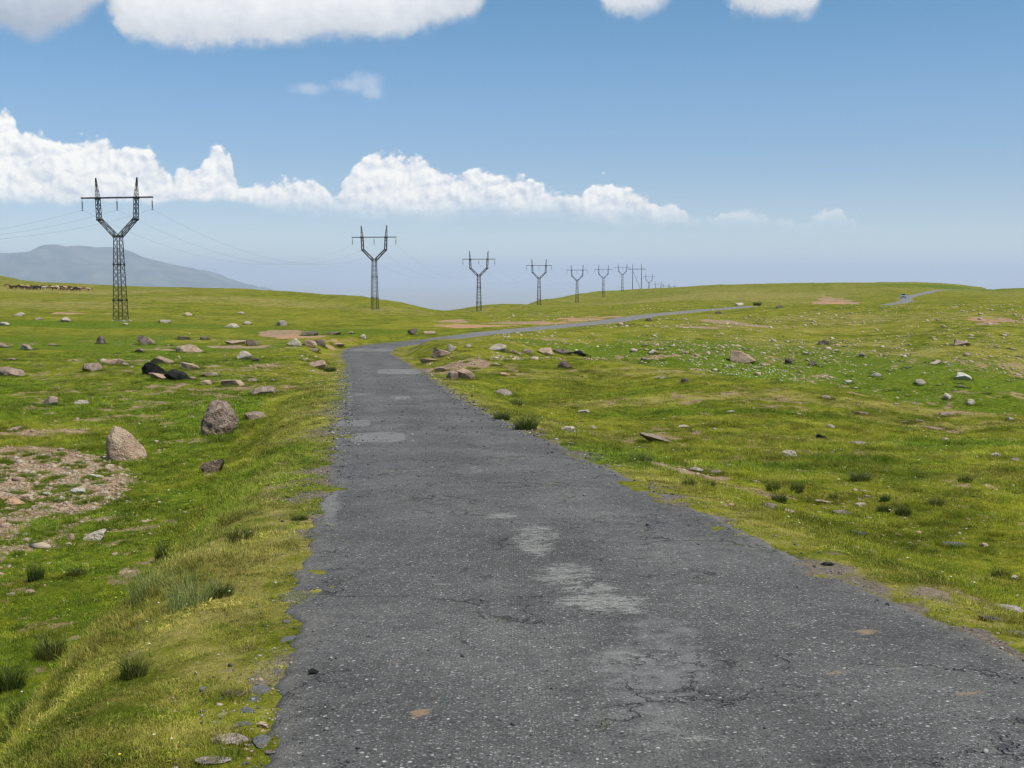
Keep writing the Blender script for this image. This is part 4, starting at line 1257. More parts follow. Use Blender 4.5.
def build_flowers():
    """tiny white and yellow flower heads on short stems in the turf"""
    rng = np.random.default_rng(8)
    x, y, r = polar_samples(800, 4, 60, 1.2)
    xs = rng.normal(12, 4, 500); ys = rng.normal(0, 1, 500)
    c, D = land(762, 374); fx = c[0] + rng.normal(0, 2.6, 420); fy = c[1] + rng.normal(0, 3.2, 420); fx, fy = fx[:230], fy[:230]
    x = np.r_[x, fx]; y = np.r_[y, fy]
    z, lat, _ = terrain(x, y, full=True)
    ok = (np.abs(lat) > 2.5) & ((fbm(x / 2, y / 2, 3, 301) > .0) | (np.hypot(x, y) > 80))
    x, y, z = x[ok], y[ok], z[ok]
    V = []; Q = []; W = []
    for i in range(len(x)):
        s = (.004 + .0006 * np.hypot(x[i], y[i])) * rng.uniform(.6, 1.3) if y[i] < 70 else rng.uniform(.035, .075)
        h = .05 + rng.uniform(0, .05); b0 = len(V)
        V.append((x[i], y[i], z[i] + h + s * .5))
        for k in range(6):
            a = k * math.pi / 3; V.append((x[i] + s * math.cos(a), y[i] + s * math.sin(a), z[i] + h + s * .15 * (-1) ** k))
        for k in range(6): Q.append((b0, b0 + 1 + k, b0 + 1 + (k + 1) % 6))
        W += [float(rng.random() < .16 and y[i] < 70)] * 7
        b1 = len(V)      # stem
        V += [(x[i] - .002, y[i], z[i]), (x[i] + .002, y[i], z[i]), (x[i], y[i], z[i] + h)]; Q.append((b1, b1 + 1, b1 + 2)); W += [2.] * 3
    me = mesh_np('flowers', V, Q); add_attr(me, 'yel', W)
    m, nt, b = new_mat('petals', .7, .2); w = S(nt, attr(nt, 'yel'))
    c = mixc(nt, w.step(.4, .9), (.50, .53, .38), (.60, .47, .03)); c = mixc(nt, w.step(1.4, 1.9), c, (.08, .14, .02))
    nt.links.new(c, b.inputs['Base Color']); me.materials.append(m)
    o = bpy.data.objects.new('flowers', me); link(o); tag(o, kind='stuff')


# ------------------------------------------------------------------ power line
def lattice(mb, secs, leg, brace, planes_each=1, alt=0):
    """secs: list of (centre xyz, half width u, half width v, axis u, axis v); bars along corners and zigzag on the four faces"""
    C = []
    for c, hu, hv, u, v in secs:
        c, u, v = Vector(c), Vector(u), Vector(v)
        C.append([c - u * hu - v * hv, c + u * hu - v * hv, c + u * hu + v * hv, c - u * hu + v * hv])
    for a, b in zip(C[:-1], C[1:]):
        for i in range(4): mb.tube(a[i], b[i], leg)
    for k, (a, b) in enumerate(zip(C[:-1], C[1:])):
        for i in range(4):
            j = (i + 1) % 4
            if alt: 
                if (k + i) % 2: mb.tube(a[i], b[j], brace, n=3)
                else: mb.tube(a[j], b[i], brace, n=3)
            else:
                mb.tube(a[i], b[j], brace, n=3); mb.tube(a[j], b[i], brace, n=3)
    return C


def make_pylon(steel, glass, conc):
    root = empty('power_pylon', (0, 0, 0))
    X, Y = (1, 0, 0), (0, 1, 0)
    mb = MB()
    H = 12.2; secs = []
    zs = list(np.linspace(0, H, 13))
    for z in zs:
        hw = .76 + (0.44 - .76) * (z / H) ** .9
        secs.append(((0, 0, z), hw, hw, X, Y))
    C = lattice(mb, secs, .065, .032)
    for z in (3.05, 8.13, 12.15):      # horizontal frames with diaphragm plates
        hw = .76 - .32 * (z / H) ** .9
        p = [Vector((-hw, -hw, z)), Vector((hw, -hw, z)), Vector((hw, hw, z)), Vector((-hw, hw, z))]
        for i in range(4): mb.tube(p[i], p[(i + 1) % 4], .06)
        for q in p: mb.box(q, (.09, .09, .16))
    mb.tube((-.47, -.47, 12.2), (.47, .47, 12.2), .05); mb.tube((.47, -.47, 12.2), (-.47, .47, 12.2), .05)
    mb.build('lattice_shaft', steel, root)
    for s in (-1, 1):
        mb = MB()
        secs = []
        a = Vector((s * .38, 0, 12.15)); b = Vector((s * 2.82, 0, 14.55))
        d = (b - a).normalized(); u = Vector((d.z, 0, -d.x))
        for k in range(4):
            f = k / 3; secs.append((a.lerp(b, f), .25 - .02 * f, .34 - .09 * f, tuple(u), Y))
        lattice(mb, secs, .072, .038, alt=1)
        secs = []
        a = Vector((s * 2.86, 0, 14.4)); b = Vector((s * 3.0, 0, 17.55)); c = Vector((s * 3.2, 0, 20.25))
        for k in range(6):
            f = k / 5; secs.append((a.lerp(b, f), .25 - .02 * f, .25 - .02 * f, X, Y))
        lattice(mb, secs, .070, .034, alt=1)
        secs2 = []
        for k in range(5):
            f = k / 4; secs2.append((b.lerp(c, f), .23 * (1 - f) + .05 * f, .23 * (1 - f) + .05 * f, X, Y))
        lattice(mb, secs2, .048, .018, alt=1)
        mb.box(c, (.07, .07, .1))
        for dy in (-.27, .27): mb.box((s * 3.0, dy, 17.5), (.33, .04, .14)); mb.box((s * 2.84, dy, 14.45), (.33, .04, .12))
        mb.build('horn', steel, root)
    mb = MB()
    for dy in (-.18, .18):
        mb.tube((-5.6, dy * .4, 17.5), (-2.6, dy, 17.5), .055); mb.tube((-2.6, dy, 17.5), (2.6, dy, 17.5), .055); mb.tube((2.6, dy, 17.5), (5.6, dy * .4, 17.5), .055)
        mb.tube((-5.6, dy * .4, 17.62), (5.6, dy * .4, 17.62), .04)
    for k in range(15):
        x0 = -5.6 + .8 * k * .93; mb.tube((x0, -.12, 17.5), (x0 + .4, .12, 17.5), .03); mb.tube((x0, -.1, 17.5), (x0 + .4, .06, 17.62), .02)
    mb.build('crossarm', steel, root)
    for x in (-5.45, 0, 5.45):
        mb = MB()
        mb.tube((x, 0, 17.5), (x, 0, 17.1), .025)
        prof = []
        z = -.45
        for k in range(8): prof += [(.035, z), (.13, z - .03), (.12, z - .07), (.035, z - .09)]; z -= .14
        mb.lathe((x, 0, 17.5), prof, 8)
        mb.box((x, 0, 17.5 + z - .12), (.05, .16, .05)); mb.tube((x, 0, 17.5 + z), (x, 0, 17.5 + z - .12), .025)
        mb.build('insulator', glass, root)
    for sx in (-1, 1):
        for sy in (-1, 1):
            mb = MB(); mb.box((sx * .81, sy * .81, -.25), (.30, .30, .42)); mb.tube((sx * .80, sy * .80, .15), (sx * .80, sy * .80, .3), .10, .07, 6)
            mb.build('footing', conc, root)
    return root


def make_portal(steel, glass, conc):
    root = empty('portal_pylon', (0, 0, 0))
    for s in (-1, 1):
        mb = MB(); mb.tube((s * 3.6, 0, -.5), (s * 3.6, 0, 21.5), .30, .18, 10); mb.tube((s * 3.6, 0, 21.5), (s * 3.6, 0, 22.6), .07, .04, 6)
        for z in (5, 10, 15, 17.6): mb.lathe((s * 3.6, 0, z), [(.31, -.06), (.33, 0), (.31, .06)], 10)
        mb.build('leg', steel, root)
    mb = MB(); mb.tube((-3.5, .2, 16.5), (3.4, .2, .4), .12, .12, 6); mb.box((-3.5, .1, 16.4), (.22, .18, .3)); mb.build('brace', steel, root)
    mb = MB()
    for dy in (-.22, .22): mb.tube((-7.4, dy, 17.7), (7.4, dy, 17.7), .09); 
    mb.tube((-7.4, 0, 18.1), (7.4, 0, 18.1), .07)
    for k in range(18): mb.tube((-7.4 + k * .82, -.22, 17.7), (-7.0 + k * .82, .0, 18.1), .035); mb.tube((-7.0 + k * .82, 0, 18.1), (-6.6 + k * .82, .22, 17.7), .035)
    mb.build('crossarm', steel, root)
    for x in (-6.6, 0, 6.6):
        for sy in (-1, 1):
            mb = MB()
            for k in range(7): mb.tube((x, sy * (.3 + k * .2), 17.65 - k * .02), (x, sy * (.42 + k * .2), 17.64 - k * .02), .15, .05, 8)
            mb.tube((x, sy * .2, 17.66), (x, sy * 1.75, 17.5), .03)
            mb.build('insulator', glass, root)
    return root


LINE_DIR = math.atan2(.205, 1.0)          # the line runs a little to the right of straight ahead


def build_line():
    steel = simple('weathered_steel', (.022, .020, .021), .8, 0, .25, 2.0)
    glass = simple('insulator_glass', (.05, .052, .055), .35, 0, .2, 8)
    conc = simple('footing_concrete', (.34, .33, .30), .9, 0, .2, 5)
    wirem = simple('aluminium_cable', (.16, .16, .165), .55, .5, .1, 1)
    def at(D):
        x = -89.4 + .205 * D
        return x, D, float(terrain([x], [D])[0])
    P = [52, 163, 274.8, 382, 493, 604, 715, 825, 935, 1050, 1160, 1270, 1380, 1490, 1600]
    labels = ['lattice pylon nearest the viewer behind the left edge of the photo',
              'tallest lattice pylon at the left of the photo, in front of the blue mountain',
              'second tallest lattice pylon, standing on the far meadow left of the road bend',
              'third lattice pylon, on the hump right of the dip in the skyline',
              'fourth lattice pylon along the line, first one right of the hump',
              'fifth lattice pylon along the line, on the rising far slope',
              'sixth lattice pylon along the line, last before the crest with its whole shaft visible',
              'seventh lattice pylon, its arm almost touching the portal pylon on the crest',
              'two legged portal pylon with a slanting brace on the crest',
              'lattice pylon just right of the two legged portal, its foot behind the crest',
              'first small lattice pylon showing only its top behind the crest, right of the portal',
              'small pylon top showing low over the crest, second of the distant row',
              'small pylon top over the crest, third of the distant row',
              'small pylon top over the crest, fourth of the distant row',
              'farthest pylon top barely showing over the crest']
    proto = make_pylon(steel, glass, conc)
    for i, D in enumerate(P):
        x, y, z = at(D)
        if i == 8: o = make_portal(steel, glass, conc); z -= 1.0
        else: o = proto if i == 0 else copy_tree(proto)
        if i == 10: pass
        o.location = (x, y, z - .1 if i != 8 else z); o.rotation_euler[2] = -LINE_DIR
        tag(o, labels[i], 'pylon', 'pylons of the power line' if i != 8 else None)
    pts = [Vector(at(D)) for D in P]
    ca, sa = math.cos(LINE_DIR), math.sin(LINE_DIR)
    names = ['left cable', 'middle cable', 'right cable']
    for j, off in enumerate((-5.45, 0, 5.45)):
        L = []
        for a, b in zip(pts[:-1], pts[1:]):
            ha = 15.75 if a is not pts[8] else 16.4; hb = 15.75 if b is not pts[8] else 16.4
            for k in range(16):
                t = k / 16
                p = a.lerp(b, t); L.append((p.x + off * ca, p.y - off * sa, p.z + ha + (hb - ha) * t - 4 * 6.2 * t * (1 - t)))
        mb = MB()
        for p, q in zip(L[:-1], L[1:]): mb.tube(p, q, .009, n=5, cap=False)
        o = mb.build('power_cable', wirem, smooth=True)
        tag(o, 'thin %s sagging between the pylons under their crossarm tips' % ['leftmost', 'middle', 'rightmost'][j] if j != 1 else 'thin middle cable sagging between the pylons from the centre of their crossarms', 'cable', 'cables of the power line')


# ------------------------------------------------------------------ the car on the far road
def build_car():
    c, D = land(901, 298.3)
    # stand it on the road centre line
    s = np.interp(c[1] - 8, RC[:, 1][20 * 14:], RS[20 * 14:]) if False else RS[np.argmin(np.abs(RC[:, 1] - c[1]) + 50 * (RC[:, 0] < 90))]
    x = np.interp(s, RS, RC[:, 0]); y = np.interp(s, RS, RC[:, 1]); z = np.interp(s, RS, RC[:, 2])
    tx = np.interp(s + 3, RS, RC[:, 0]) - x; ty = np.interp(s + 3, RS, RC[:, 1]) - y
    ang = math.atan2(-tx, -ty)     # front (local -y ... faces the viewer)
    paint = simple('silver_paint', (.42, .44, .46), .3, .6, .06, .6); dark = simple('dark_trim', (.03, .03, .032), .6)
    glass = simple('car_glass', (.02, .025, .03), .08); lamp = simple('lamp_glass', (.7, .7, .68), .1); rubber = simple('tyre_rubber', (.02, .02, .02), .85); rim = simple('alloy', (.4, .4, .42), .35, .7)
    root = empty('car', (x - .6, y, z + .02), -ang)
    tag(root, 'small silver car with dark glass coming down the far stretch of the road', 'car')
    # side profile (y forward = +, z), lofted over the width
    prof = [(-2.15, .35), (-2.2, .7), (-2.15, .98), (-2.0, 1.05), (2.05, .80), (2.2, .62), (2.22, .40), (2.1, .26), (-2.05, .26)]
    top = [(-2.15, .98), (-1.95, 1.08), (-1.0, 1.10), (.9, .98), (1.9, .86), (2.12, .72)]
    mb = MB()
    xs = [(-.84, .9), (-.80, .97), (-.6, 1.0), (0, 1.01), (.6, 1.0), (.80, .97), (.84, .9)]
    outline = [(-2.2, .42), (-2.22, .75), (-2.12, 1.02), (-1.0, 1.08), (.85, 1.0), (1.75, .90), (2.12, .76), (2.2, .55), (2.15, .32), (-2.1, .3)]
    n = len(outline); vs = []
    for xx, k in xs:
        for (yy, zz) in outline: vs.append((xx, yy * (.985 if abs(xx) > .7 else 1), .3 + (zz - .3) * k))
    fs = []
    for a in range(len(xs) - 1):
        for i in range(n):
            j = (i + 1) % n; fs.append((a * n + i, a * n + j, (a + 1) * n + j, (a + 1) * n + i))
    fs += [tuple(range(n)), tuple(reversed(range((len(xs) - 1) * n, len(xs) * n)))]
    mb._add(vs, fs); mb.build('body', paint, root)
    mb = MB(); vs = []
    for (w, pts) in ((.78, [(-1.85, 1.02), (1.15, .95)]), (.60, [(-1.35, 1.46), (.25, 1.46)])):
        for yy, zz in pts:
            vs += [(-w, yy, zz), (w, yy, zz)]
    mb._add(vs, [(0, 1, 5, 4), (3, 2, 6, 7), (2, 0, 4, 6), (1, 3, 7, 5), (4, 5, 7, 6), (0, 2, 3, 1)]); mb.build('windows', glass, root)
    mb = MB(); mb.box((0, -.55, 1.475), (.60, .82, .025)); 
    for sx in (-1, 1): mb.tube((sx * .765, 1.12, .97), (sx * .61, .26, 1.47), .035); mb.tube((sx * .765, -1.83, 1.03), (sx * .61, -1.34, 1.47), .05); mb.tube((sx * .775, -.3, 1.0), (sx * .62, -.35, 1.47), .04)
    mb.build('roof', paint, root)
    for sx in (-1, 1):
        mb = MB(); mb.box((sx * .6, 2.13, .68), (.17, .06, .08)); mb.build('headlight', lamp, root)
        mb = MB(); mb.box((sx * .93, .72, 1.02), (.09, .05, .06)); mb.build('mirror', paint, root)
    mb = MB(); mb.box((0, 2.19, .42), (.62, .05, .09)); mb.box((0, 2.17, .66), (.3, .05, .05)); mb.build('grille', dark, root)
    for sx in (-1, 1):
        for yy in (-1.35, 1.38):
            mb = MB(); mb.tube((sx * .66, yy, .32), (sx * .87, yy, .32), .32, .32, 18); w = mb.build('wheel', rubber, root)
            mb = MB(); mb.tube((sx * .86, yy, .32), (sx * .885, yy, .32), .20, .17, 10); mb.build('rim', rim, w)


# ------------------------------------------------------------------ cattle far off on the left
def skin_mesh(name, verts, edges, radii, sub=1):
    me = bpy.data.meshes.new(name); me.from_pydata(verts, edges, []); me.update()
    o = bpy.data.objects.new(name, me); COL.objects.link(o)
    md = o.modifiers.new('skin', 'SKIN'); md.use_smooth_shade = True
    for i, r in enumerate(radii): me.skin_vertices[0].data[i].radius = (r, r) if not isinstance(r, tuple) else r
    me.skin_vertices[0].data[0].use_root = True
    sb = o.modifiers.new('sub', 'SUBSURF'); sb.levels = sb.render_levels = sub
    dg = bpy.context.evaluated_depsgraph_get()
    m2 = bpy.data.meshes.new_from_object(o.evaluated_get(dg)); m2.name = name
    m2.polygons.foreach_set('use_smooth', np.full(len(m2.polygons), True))
    bpy.data.objects.remove(o)
    return m2


def build_cattle():
    def cow(graze):
        V = [(0, 0, 1.08), (.45, 0, 1.10), (.78, 0, 1.12), (-.45, 0, 1.10), (-.78, 0, 1.14)]
        R = [.36, .34, .25, .35, .26]
        E = [(0, 1), (1, 2), (0, 3), (3, 4)]
        if graze: head = [(1.05, 0, .95), (1.28, 0, .62), (1.38, 0, .36), (1.46, 0, .14)]
        else: head = [(1.05, 0, 1.25), (1.25, 0, 1.42), (1.45, 0, 1.38), (1.68, 0, 1.24)]
        b = len(V); V += head; R += [.19, .14, .13, .08]; E += [(2, b), (b, b + 1), (b + 1, b + 2), (b + 2, b + 3)]
        for s in (-1, 1):
            b = len(V); V += [(.68, s * .20, .80), (.70, s * .2, .45), (.68, s * .2, .05)]; R += [.13, .075, .06]; E += [(2, b), (b, b + 1), (b + 1, b + 2)]
            b = len(V); V += [(-.72, s * .22, .85), (-.62, s * .22, .62), (-.86, s * .22, .42), (-.82, s * .22, .05)]; R += [.16, .11, .065, .06]
            E += [(4, b), (b, b + 1), (b + 1, b + 2), (b + 2, b + 3)]
            b = len(V); h = head[1]; V += [(h[0], s * .24, h[2] + .06)]; R += [.035]; E += [(5 + 1, b)]
        b = len(V); V += [(-1.02, 0, 1.10), (-1.08, 0, .6)]; R += [.04, .035]; E += [(4, b), (b, b + 1)]
        return skin_mesh('cow', V, E, R)
    meshes = [cow(True), cow(False)]
    hides = {'black': simple('black_hide', (.015, .013, .012), .8), 'dark brown': simple('dark_brown_hide', (.075, .042, .025), .8), 'chestnut': simple('chestnut_hide', (.20, .095, .045), .8),
             'tan': simple('tan_hide', (.55, .38, .22), .8), 'white': simple('white_hide', (.6, .56, .48), .8)}
    for me in meshes: me.materials.append(hides['black'])
    rng = random.Random(3)
    names = ['black'] * 8 + ['dark brown'] * 14 + ['chestnut'] * 12 + ['tan'] * 9 + ['white'] * 3
    rng.shuffle(names)
    for i, nm in enumerate(names):
        t = (i + rng.uniform(-.5, .5)) / len(names)
        px = 8 + 84 * t; py = 287.6 + 3.2 * t + rng.uniform(-.9, 1.6)
        c, D = land(px, py)
        if D > 700: c, D = land(px, py + 2)
        g = rng.random() < .65
        o = bpy.data.objects.new('cow', meshes[0 if g else 1])
        o.location = c; o.rotation_euler[2] = rng.choice([0, math.pi]) + rng.gauss(0, .5)
        s = rng.uniform(.85, 1.1); o.scale = (s, s, s)
        link(o); o.material_slots[0].link = 'OBJECT'; o.material_slots[0].material = hides[nm]
        tag(o, '%s %s cow in the long herd strung out on the far left meadow' % (nm, 'grazing' if g else 'standing'), 'cow', 'cattle herd on the far left meadow')


# ------------------------------------------------------------------ mountain beyond the plain
def build_mountain():
    pts = [(-420, 285), (-260, 272), (-120, 262), (-50, 255), (0, 252.5), (28, 251), (42, 246), (55, 243.5), (66, 246), (80, 244.8), (95, 246.8), (113, 245.5), (124, 249), (130, 251), (145, 257), (170, 264), (195, 269), (212, 277), (235, 284), (258, 291), (290, 298), (330, 308)]
    D = 21000.0
    X = np.array([ray(p[0], p[1])[0] * D for p in pts]); Z = np.array([CAM[2] + ray(p[0], p[1])[2] * D for p in pts])
    nx, ny = 420, 150
    x = np.linspace(X[0] - 1500, X[-1] + 800, nx); y = np.linspace(-6500, 6500, ny)
    GX, GY = np.meshgrid(x, y)
    crest0 = np.interp(GX + 500 * fbm(GX / 2500, GY / 2500, 3, 401) * (np.abs(GY) / 6000), X, Z, left=-520, right=-520) + 500
    crest = crest0 + np.clip(crest0 / 900, 0, 1) * 30 * fbm(GX / 600, GX * 0, 4, 409)
    prof = np.clip(1 - np.abs(GY) / 6400, 0, 1) ** 1.25
    rid = 1 - np.abs(fbm(GX / 1500, GY / 4200, 4, 403)) * 2
    h = crest * prof * (1 + 1.1 * (rid - .55) * (1 - prof) * 1.6) + 35 * fbm(GX / 500, GY / 700, 4, 405) * np.clip(np.abs(GY) / 800, .25, 1)
    z = np.where(crest * prof > 2, h, 0) - 500
    z = np.maximum(z, -501)
    Q = (np.arange(ny - 1)[:, None] * nx + np.arange(nx - 1)[None, :]); Q = np.stack([Q, Q + 1, Q + nx + 1, Q + nx], -1).reshape(-1, 4)
    me = mesh_np('mountain', np.c_[GX.ravel(), GY.ravel() + D, z.ravel()], Q, True)
    m, nt, b = new_mat('mountain_slopes', .95, .1)
    n = nnoise(nt, wpos(nt), .0016, 6, .65)
    nt.links.new(mixc(nt, n.step(.4, .62), (.010, .032, .03), (.10, .105, .08)), b.inputs['Base Color']); me.materials.append(m)
    o = bpy.data.objects.new('mountain', me); link(o); tag(o, kind='structure')


def build_haze():
    mb = MB(); mb.box((0, 0, 40), (119500, 119500, 542))
    m = bpy.data.materials.new('haze_air'); m.use_nodes = True; nt = m.node_tree
    nt.nodes.remove(nt.nodes['Principled BSDF'])
    v = nt.nodes.new('ShaderNodeVolumePrincipled'); v.inputs['Color'].default_value = (.68, .775, .905, 1); v.inputs['Density'].default_value = HAZE
    v.inputs['Anisotropy'].default_value = 0.0
    nt.links.new(v.outputs[0], nt.nodes['Material Output'].inputs['Volume'])
    o = mb.build('haze', m); tag(o, kind='stuff')


HAZE = 5.2e-5


# ------------------------------------------------------------------ sky with clouds
def ang(px, py):
    d = ray(px, py); r = np.linalg.norm(d)
    return math.atan2(d[0], d[1]) * F, math.asin(d[2] / r) * F


def build_world():
    w = bpy.data.worlds.new('World'); scene.world = w; w.use_nodes = True
    nt = w.node_tree; bg = nt.nodes['Background']; bg.inputs['Strength'].default_value = .105
    sky = nt.nodes.new('ShaderNodeTexSky'); sky.sky_type = 'NISHITA'; sky.sun_disc = False
    sky.sun_elevation = SUN_EL; sky.sun_rotation = SUN_AZ; sky.altitude = 1800; sky.air_density = 1.0; sky.dust_density = .2; sky.ozone_density = 2.5
    tc = nt.nodes.new('ShaderNodeTexCoord')
    x, y, z = sep(nt, tc.outputs['Generated'])
    a = x._m('ARCTAN2', y) * F
    e = z._m('ARCSINE') * F
    # cloud field: outline curves over azimuth, broken up by billowing noise
    g = bpy.data.node_groups.new('cloud_field', 'ShaderNodeTree')
    for nm in ('A', 'E'): g.interface.new_socket(nm, in_out='INPUT', socket_type='NodeSocketFloat')
    for nm in ('Low', 'High', 'Wisp', 'Relief'): g.interface.new_socket(nm, in_out='OUTPUT', socket_type='NodeSocketFloat')
    gi, go = g.nodes.new('NodeGroupInput'), g.nodes.new('NodeGroupOutput')
    A, E = S(g, gi.outputs[0]), S(g, gi.outputs[1])
    cmb = g.nodes.new('ShaderNodeCombineXYZ'); g.links.new(A.s, cmb.inputs[0]); g.links.new(E.s, cmb.inputs[1])
    pv = cmb.outputs[0]
    wob = g.nodes.new('ShaderNodeVectorMath'); wob.operation = 'MULTIPLY_ADD'; g.links.new(nnoise(g, pv, .03, 4, .55, out=1), wob.inputs[0]); wob.inputs[1].default_value = (16, 16, 0); g.links.new(pv, wob.inputs[2])
    wp = wob.outputs[0]
    v1 = 1.0 - S(g, nvor(g, wp, .030, 'SMOOTH_F1', 1, 3, .55).outputs['Distance'])
    v2 = 1.0 - S(g, nvor(g, wp, .085, 'F1', 1, 2, .6).outputs['Distance'])
    big = nnoise(g, pv, .010, 3, .62)
    fine = nnoise(g, pv, .06, 4, .66); mid_ = nnoise(g, wp, .022, 3, .6); soft = nnoise(g, pv, .02, 5, .62)
    Aw = A + (nnoise(g, pv, .05, 2, .5) - .5) * 12.0
    def curve(pts, lo, hi, X):
        n = g.nodes.new('ShaderNodeFloatCurve'); c = n.mapping.curves[0]
        x0, x1 = -900., 900.
        P = [((q[0] - x0) / (x1 - x0), (q[1] - lo) / (hi - lo)) for q in pts]
        P = [(0, P[0][1])] + P + [(1, P[-1][1])]
        c.points[0].location = P[0]; c.points[1].location = P[-1]
        for p in P[1:-1]: c.points.new(*p)
        for p in c.points: p.handle_type = 'VECTOR'
        n.mapping.update()
        g.links.new(((X - x0) / (x1 - x0)).s, n.inputs['Value'])
        return S(g, n.outputs[0]) * (hi - lo) + lo
    tops = [(-260, 150), (-160, 120), (-60, 112), (-10, 100), (8, 104), (20, 126), (44, 128), (60, 139), (84, 130), (96, 130), (112, 142), (128, 147), (152, 150), (160, 166), (172, 176), (182, 160), (202, 166), (208, 148), (226, 148), (232, 166), (238, 182),
            (262, 184), (288, 180), (306, 172), (316, 176), (330, 190), (340, 192), (346, 176), (358, 160), (378, 152), (424, 153), (440, 163), (456, 172), (470, 167), (492, 168), (512, 174), (530, 183), (548, 184), (566, 192), (582, 198), (590, 184), (602, 179), (626, 186),
            (644, 193), (652, 203), (670, 202), (684, 206), (696, 216), (715, 219), (726, 209), (745, 206), (768, 210), (776, 220), (812, 220), (822, 208), (842, 206), (850, 222), (930, 230), (1200, 230)]
    top = curve([ang(*p) for p in tops], -50, 250, Aw)
    floor_y = curve([ang(*p) for p in [(-100, 185), (60, 186), (150, 184), (230, 188), (300, 200), (345, 205), (500, 209), (700, 212), (850, 217)]], -50, 250, A)
    low = (top - E) + (v1 - .50) * 17 + (v2 - .5) * 8 + (fine - .5) * 7 + 10.0
    low = low.min((E - floor_y) * .8 + 14.0 + (big - .5) * 22 + (fine - .5) * 9)
    bots = [(-300, 60), (-40, 44), (0, 40), (40, 42), (70, 30), (92, 16), (103, 8), (110, 30), (122, 44), (150, 47), (210, 50), (280, 50), (335, 46), (385, 43), (430, 36), (452, 27), (476, 20), (486, 6), (498, -30), (585, -20), (597, 6), (605, 17), (640, 18), (662, 12), (676, -4),
            (690, -30), (718, -20), (728, 18), (760, 25), (800, 20), (820, 12), (832, -20), (850, -80), (1100, -90)]
    bot = curve([ang(*p) for p in bots], 100, 500, A + (soft - .5) * 40)
    high = (E - bot) + (v1 - .5) * 3 + (soft - .5) * 38 + (fine - .5) * 14
    high = high.min(540.0 - E)
    wis = None
    for px, py, rx, ry in ((366, 82, 24, 13), (350, 86, 22, 8), (308, 89, 24, 8), (372, 90, 14, 12)):
        ca_, ce = ang(px, py)
        dx = (A - ca_) / rx; dy = (E - ce) / ry
        f = 1.0 - (dx * dx + dy * dy).pow(.5)
        wis = f if wis is None else wis.max(f)
    wis = wis + (fine - .5) * 1.4
    relief = v1 * 30.0 + v2 * 10.0 + fine * 4.0 + mid_ * 30.0
    for s_, i in ((low, 0), (high, 1), (wis, 2), (relief, 3)): g.links.new(s_.s, go.inputs[i])
    def inst(A_, E_):
        n = nt.nodes.new('ShaderNodeGroup'); n.node_tree = g
        nt.links.new(A_.s, n.inputs[0]); nt.links.new(E_.s, n.inputs[1])
        return [S(nt, o) for o in n.outputs]
    l0, h0, w0, r0 = inst(a, e); l1, h1, _, r1 = inst(a + 3.5, e + 4.5)
    c2 = nt.nodes.new('ShaderNodeCombineXYZ'); nt.links.new(a.s, c2.inputs[0]); nt.links.new(e.s, c2.inputs[1]); pv = c2.outputs[0]
    bign = nnoise(nt, pv, .012, 5, .6); mid = nnoise(nt, pv, .035, 5, .6)
    front = y.step(-.2, .1)
    up = e.step(20, 420)
    tintc = mixc(nt, up, (.93, .955, 1.04), (.46, .965, 1.03))
    mul = nt.nodes.new('ShaderNodeVectorMath'); mul.operation = 'MULTIPLY'; nt.links.new(sky.outputs[0], mul.inputs[0]); nt.links.new(tintc, mul.inputs[1])
    base = col = scalec(nt, mul.outputs[0], 1.0 - e.step(10, 70) * e.step(190, 90) * .10)
    # upper clouds: white body with grey base
    dh = h0.step(-5, 13)
    left = a.step(-360, -430)
    shade_h = ((h0.step(0, 50) * .52 + .32) + (mid - .5) * .30 + (r0 - r1) * .005 + (bign - .5) * .45 - left * .42).clamp()
    ch = mixc(nt, shade_h, (4.3, 4.7, 5.4), (9.2, 9.2, 9.2))
    dens_h = dh * (.93 - left * .12) * front * (h0 + (bign - .5) * 70).step(-16, 12)
    col = mixc(nt, dens_h, col, ch)
    # far cumulus band
    dl = l0.step(-.5, 5.5)
    shade_l = (.62 + (r0 - r1) * .062 + (mid - .5) * .25 + (bign - .5) * .4 + (e - 80.0) * .0035).clamp()
    cl = mixc(nt, shade_l, (5.9, 6.4, 7.2), (9.8, 9.6, 9.2))
    fade = (e - 66.0 + a.step(20, 170) * 12.0 + (bign - .5) * 36).step(-14, 14)
    right_fade = a.step(235, 190) * .4 + .6
    dens_l = dl * (fade * .93 + .05) * front * right_fade
    col = mixc(nt, dens_l, col, cl)
    col = mixc(nt, w0.step(0, .9) * .42 * front, col, (6.6, 6.9, 7.6))
    nt.links.new(col, bg.inputs['Color'])
    # outside the part of the sky that holds the clouds the plain sky is enough (and quick)
    bg2 = nt.nodes.new('ShaderNodeBackground'); bg2.inputs['Strength'].default_value = .105; nt.links.new(base, bg2.inputs['Color'])
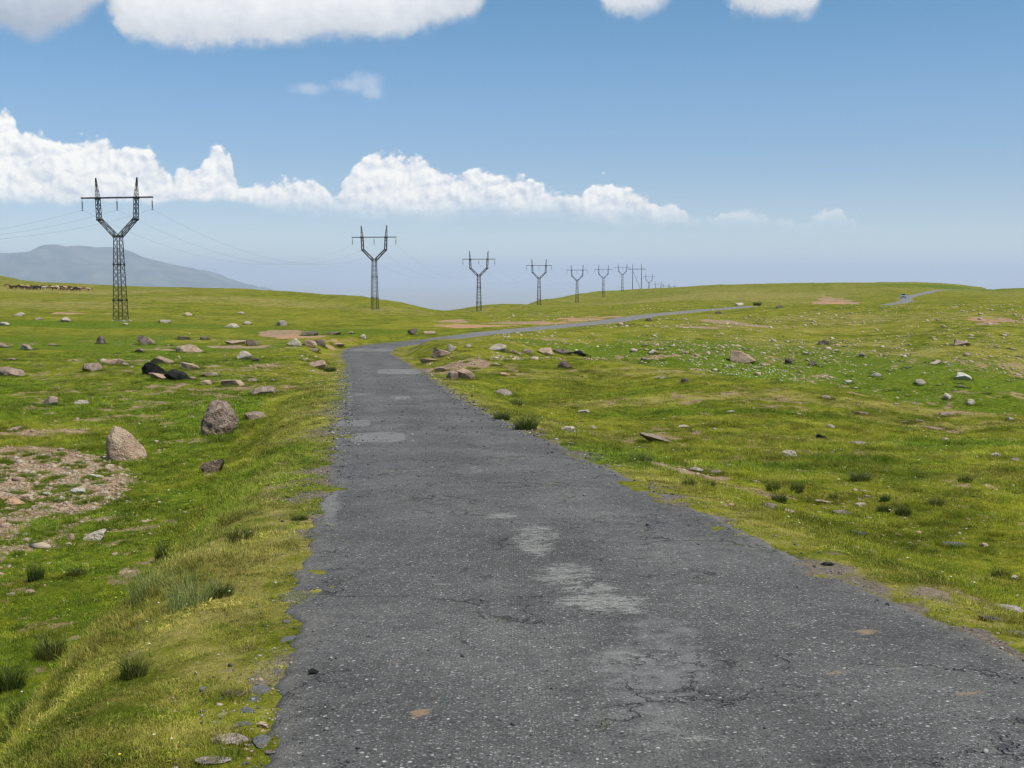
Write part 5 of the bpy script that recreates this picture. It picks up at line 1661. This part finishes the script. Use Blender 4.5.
    inside = (y._m('GREATER_THAN', 0.0)) * (z._m('GREATER_THAN', -.05)) * (z._m('LESS_THAN', .55)) * ((x._m('ABSOLUTE') - y)._m('LESS_THAN', 0.0))
    ms = nt.nodes.new('ShaderNodeMixShader'); nt.links.new(inside.s, ms.inputs[0]); nt.links.new(bg2.outputs[0], ms.inputs[1]); nt.links.new(bg.outputs[0], ms.inputs[2])
    nt.links.new(ms.outputs[0], nt.nodes['World Output'].inputs['Surface'])
    w.cycles.sampling_method = 'MANUAL'; w.cycles.sample_map_resolution = 512


def build_sun_camera():
    L = bpy.data.lights.new('sun', 'SUN'); L.energy = 4.8; L.angle = math.radians(.53); L.color = (1.0, .955, .87)
    o = bpy.data.objects.new('sun', L); link(o)
    d = Vector((math.sin(SUN_AZ) * math.cos(SUN_EL), math.cos(SUN_AZ) * math.cos(SUN_EL), math.sin(SUN_EL)))
    o.rotation_euler = d.to_track_quat('Z', 'Y').to_euler(); o.location = (0, 0, 50)
    cam = bpy.data.cameras.new('camera'); cam.sensor_width = 36; cam.lens = 36 * F / 1024; cam.clip_start = .1; cam.clip_end = 150000
    c = bpy.data.objects.new('camera', cam); c.location = CAM; c.rotation_euler = (math.pi / 2 - PITCH, 0, 0); link(c)
    scene.camera = c
    scene.render.resolution_x, scene.render.resolution_y = 1024, 768
    vs = scene.view_settings; vs.view_transform = 'Standard'; vs.look = 'None'; vs.exposure = .13; vs.gamma = 1
    cy = scene.cycles; cy.max_bounces = 5; cy.diffuse_bounces = 2; cy.glossy_bounces = 2; cy.transmission_bounces = 3; cy.volume_bounces = 1; cy.transparent_max_bounces = 8
    cy.use_denoising = True; cy.use_adaptive_sampling = True; cy.adaptive_threshold = .014; cy.adaptive_min_samples = 24; cy.caustics_reflective = False; cy.caustics_refractive = False
    cy.pixel_filter_type = 'BLACKMAN_HARRIS'; cy.filter_width = 1.35


EXPOSURE = 0.0
scene.render.engine = 'CYCLES'
build_ground()
build_road()
build_rocks()
small_rocks()
_bm = build_grass()
build_tufts(_bm)
build_flowers()
build_line()
build_car()
build_cattle()
build_mountain()
build_haze()
build_world()
build_sun_camera()
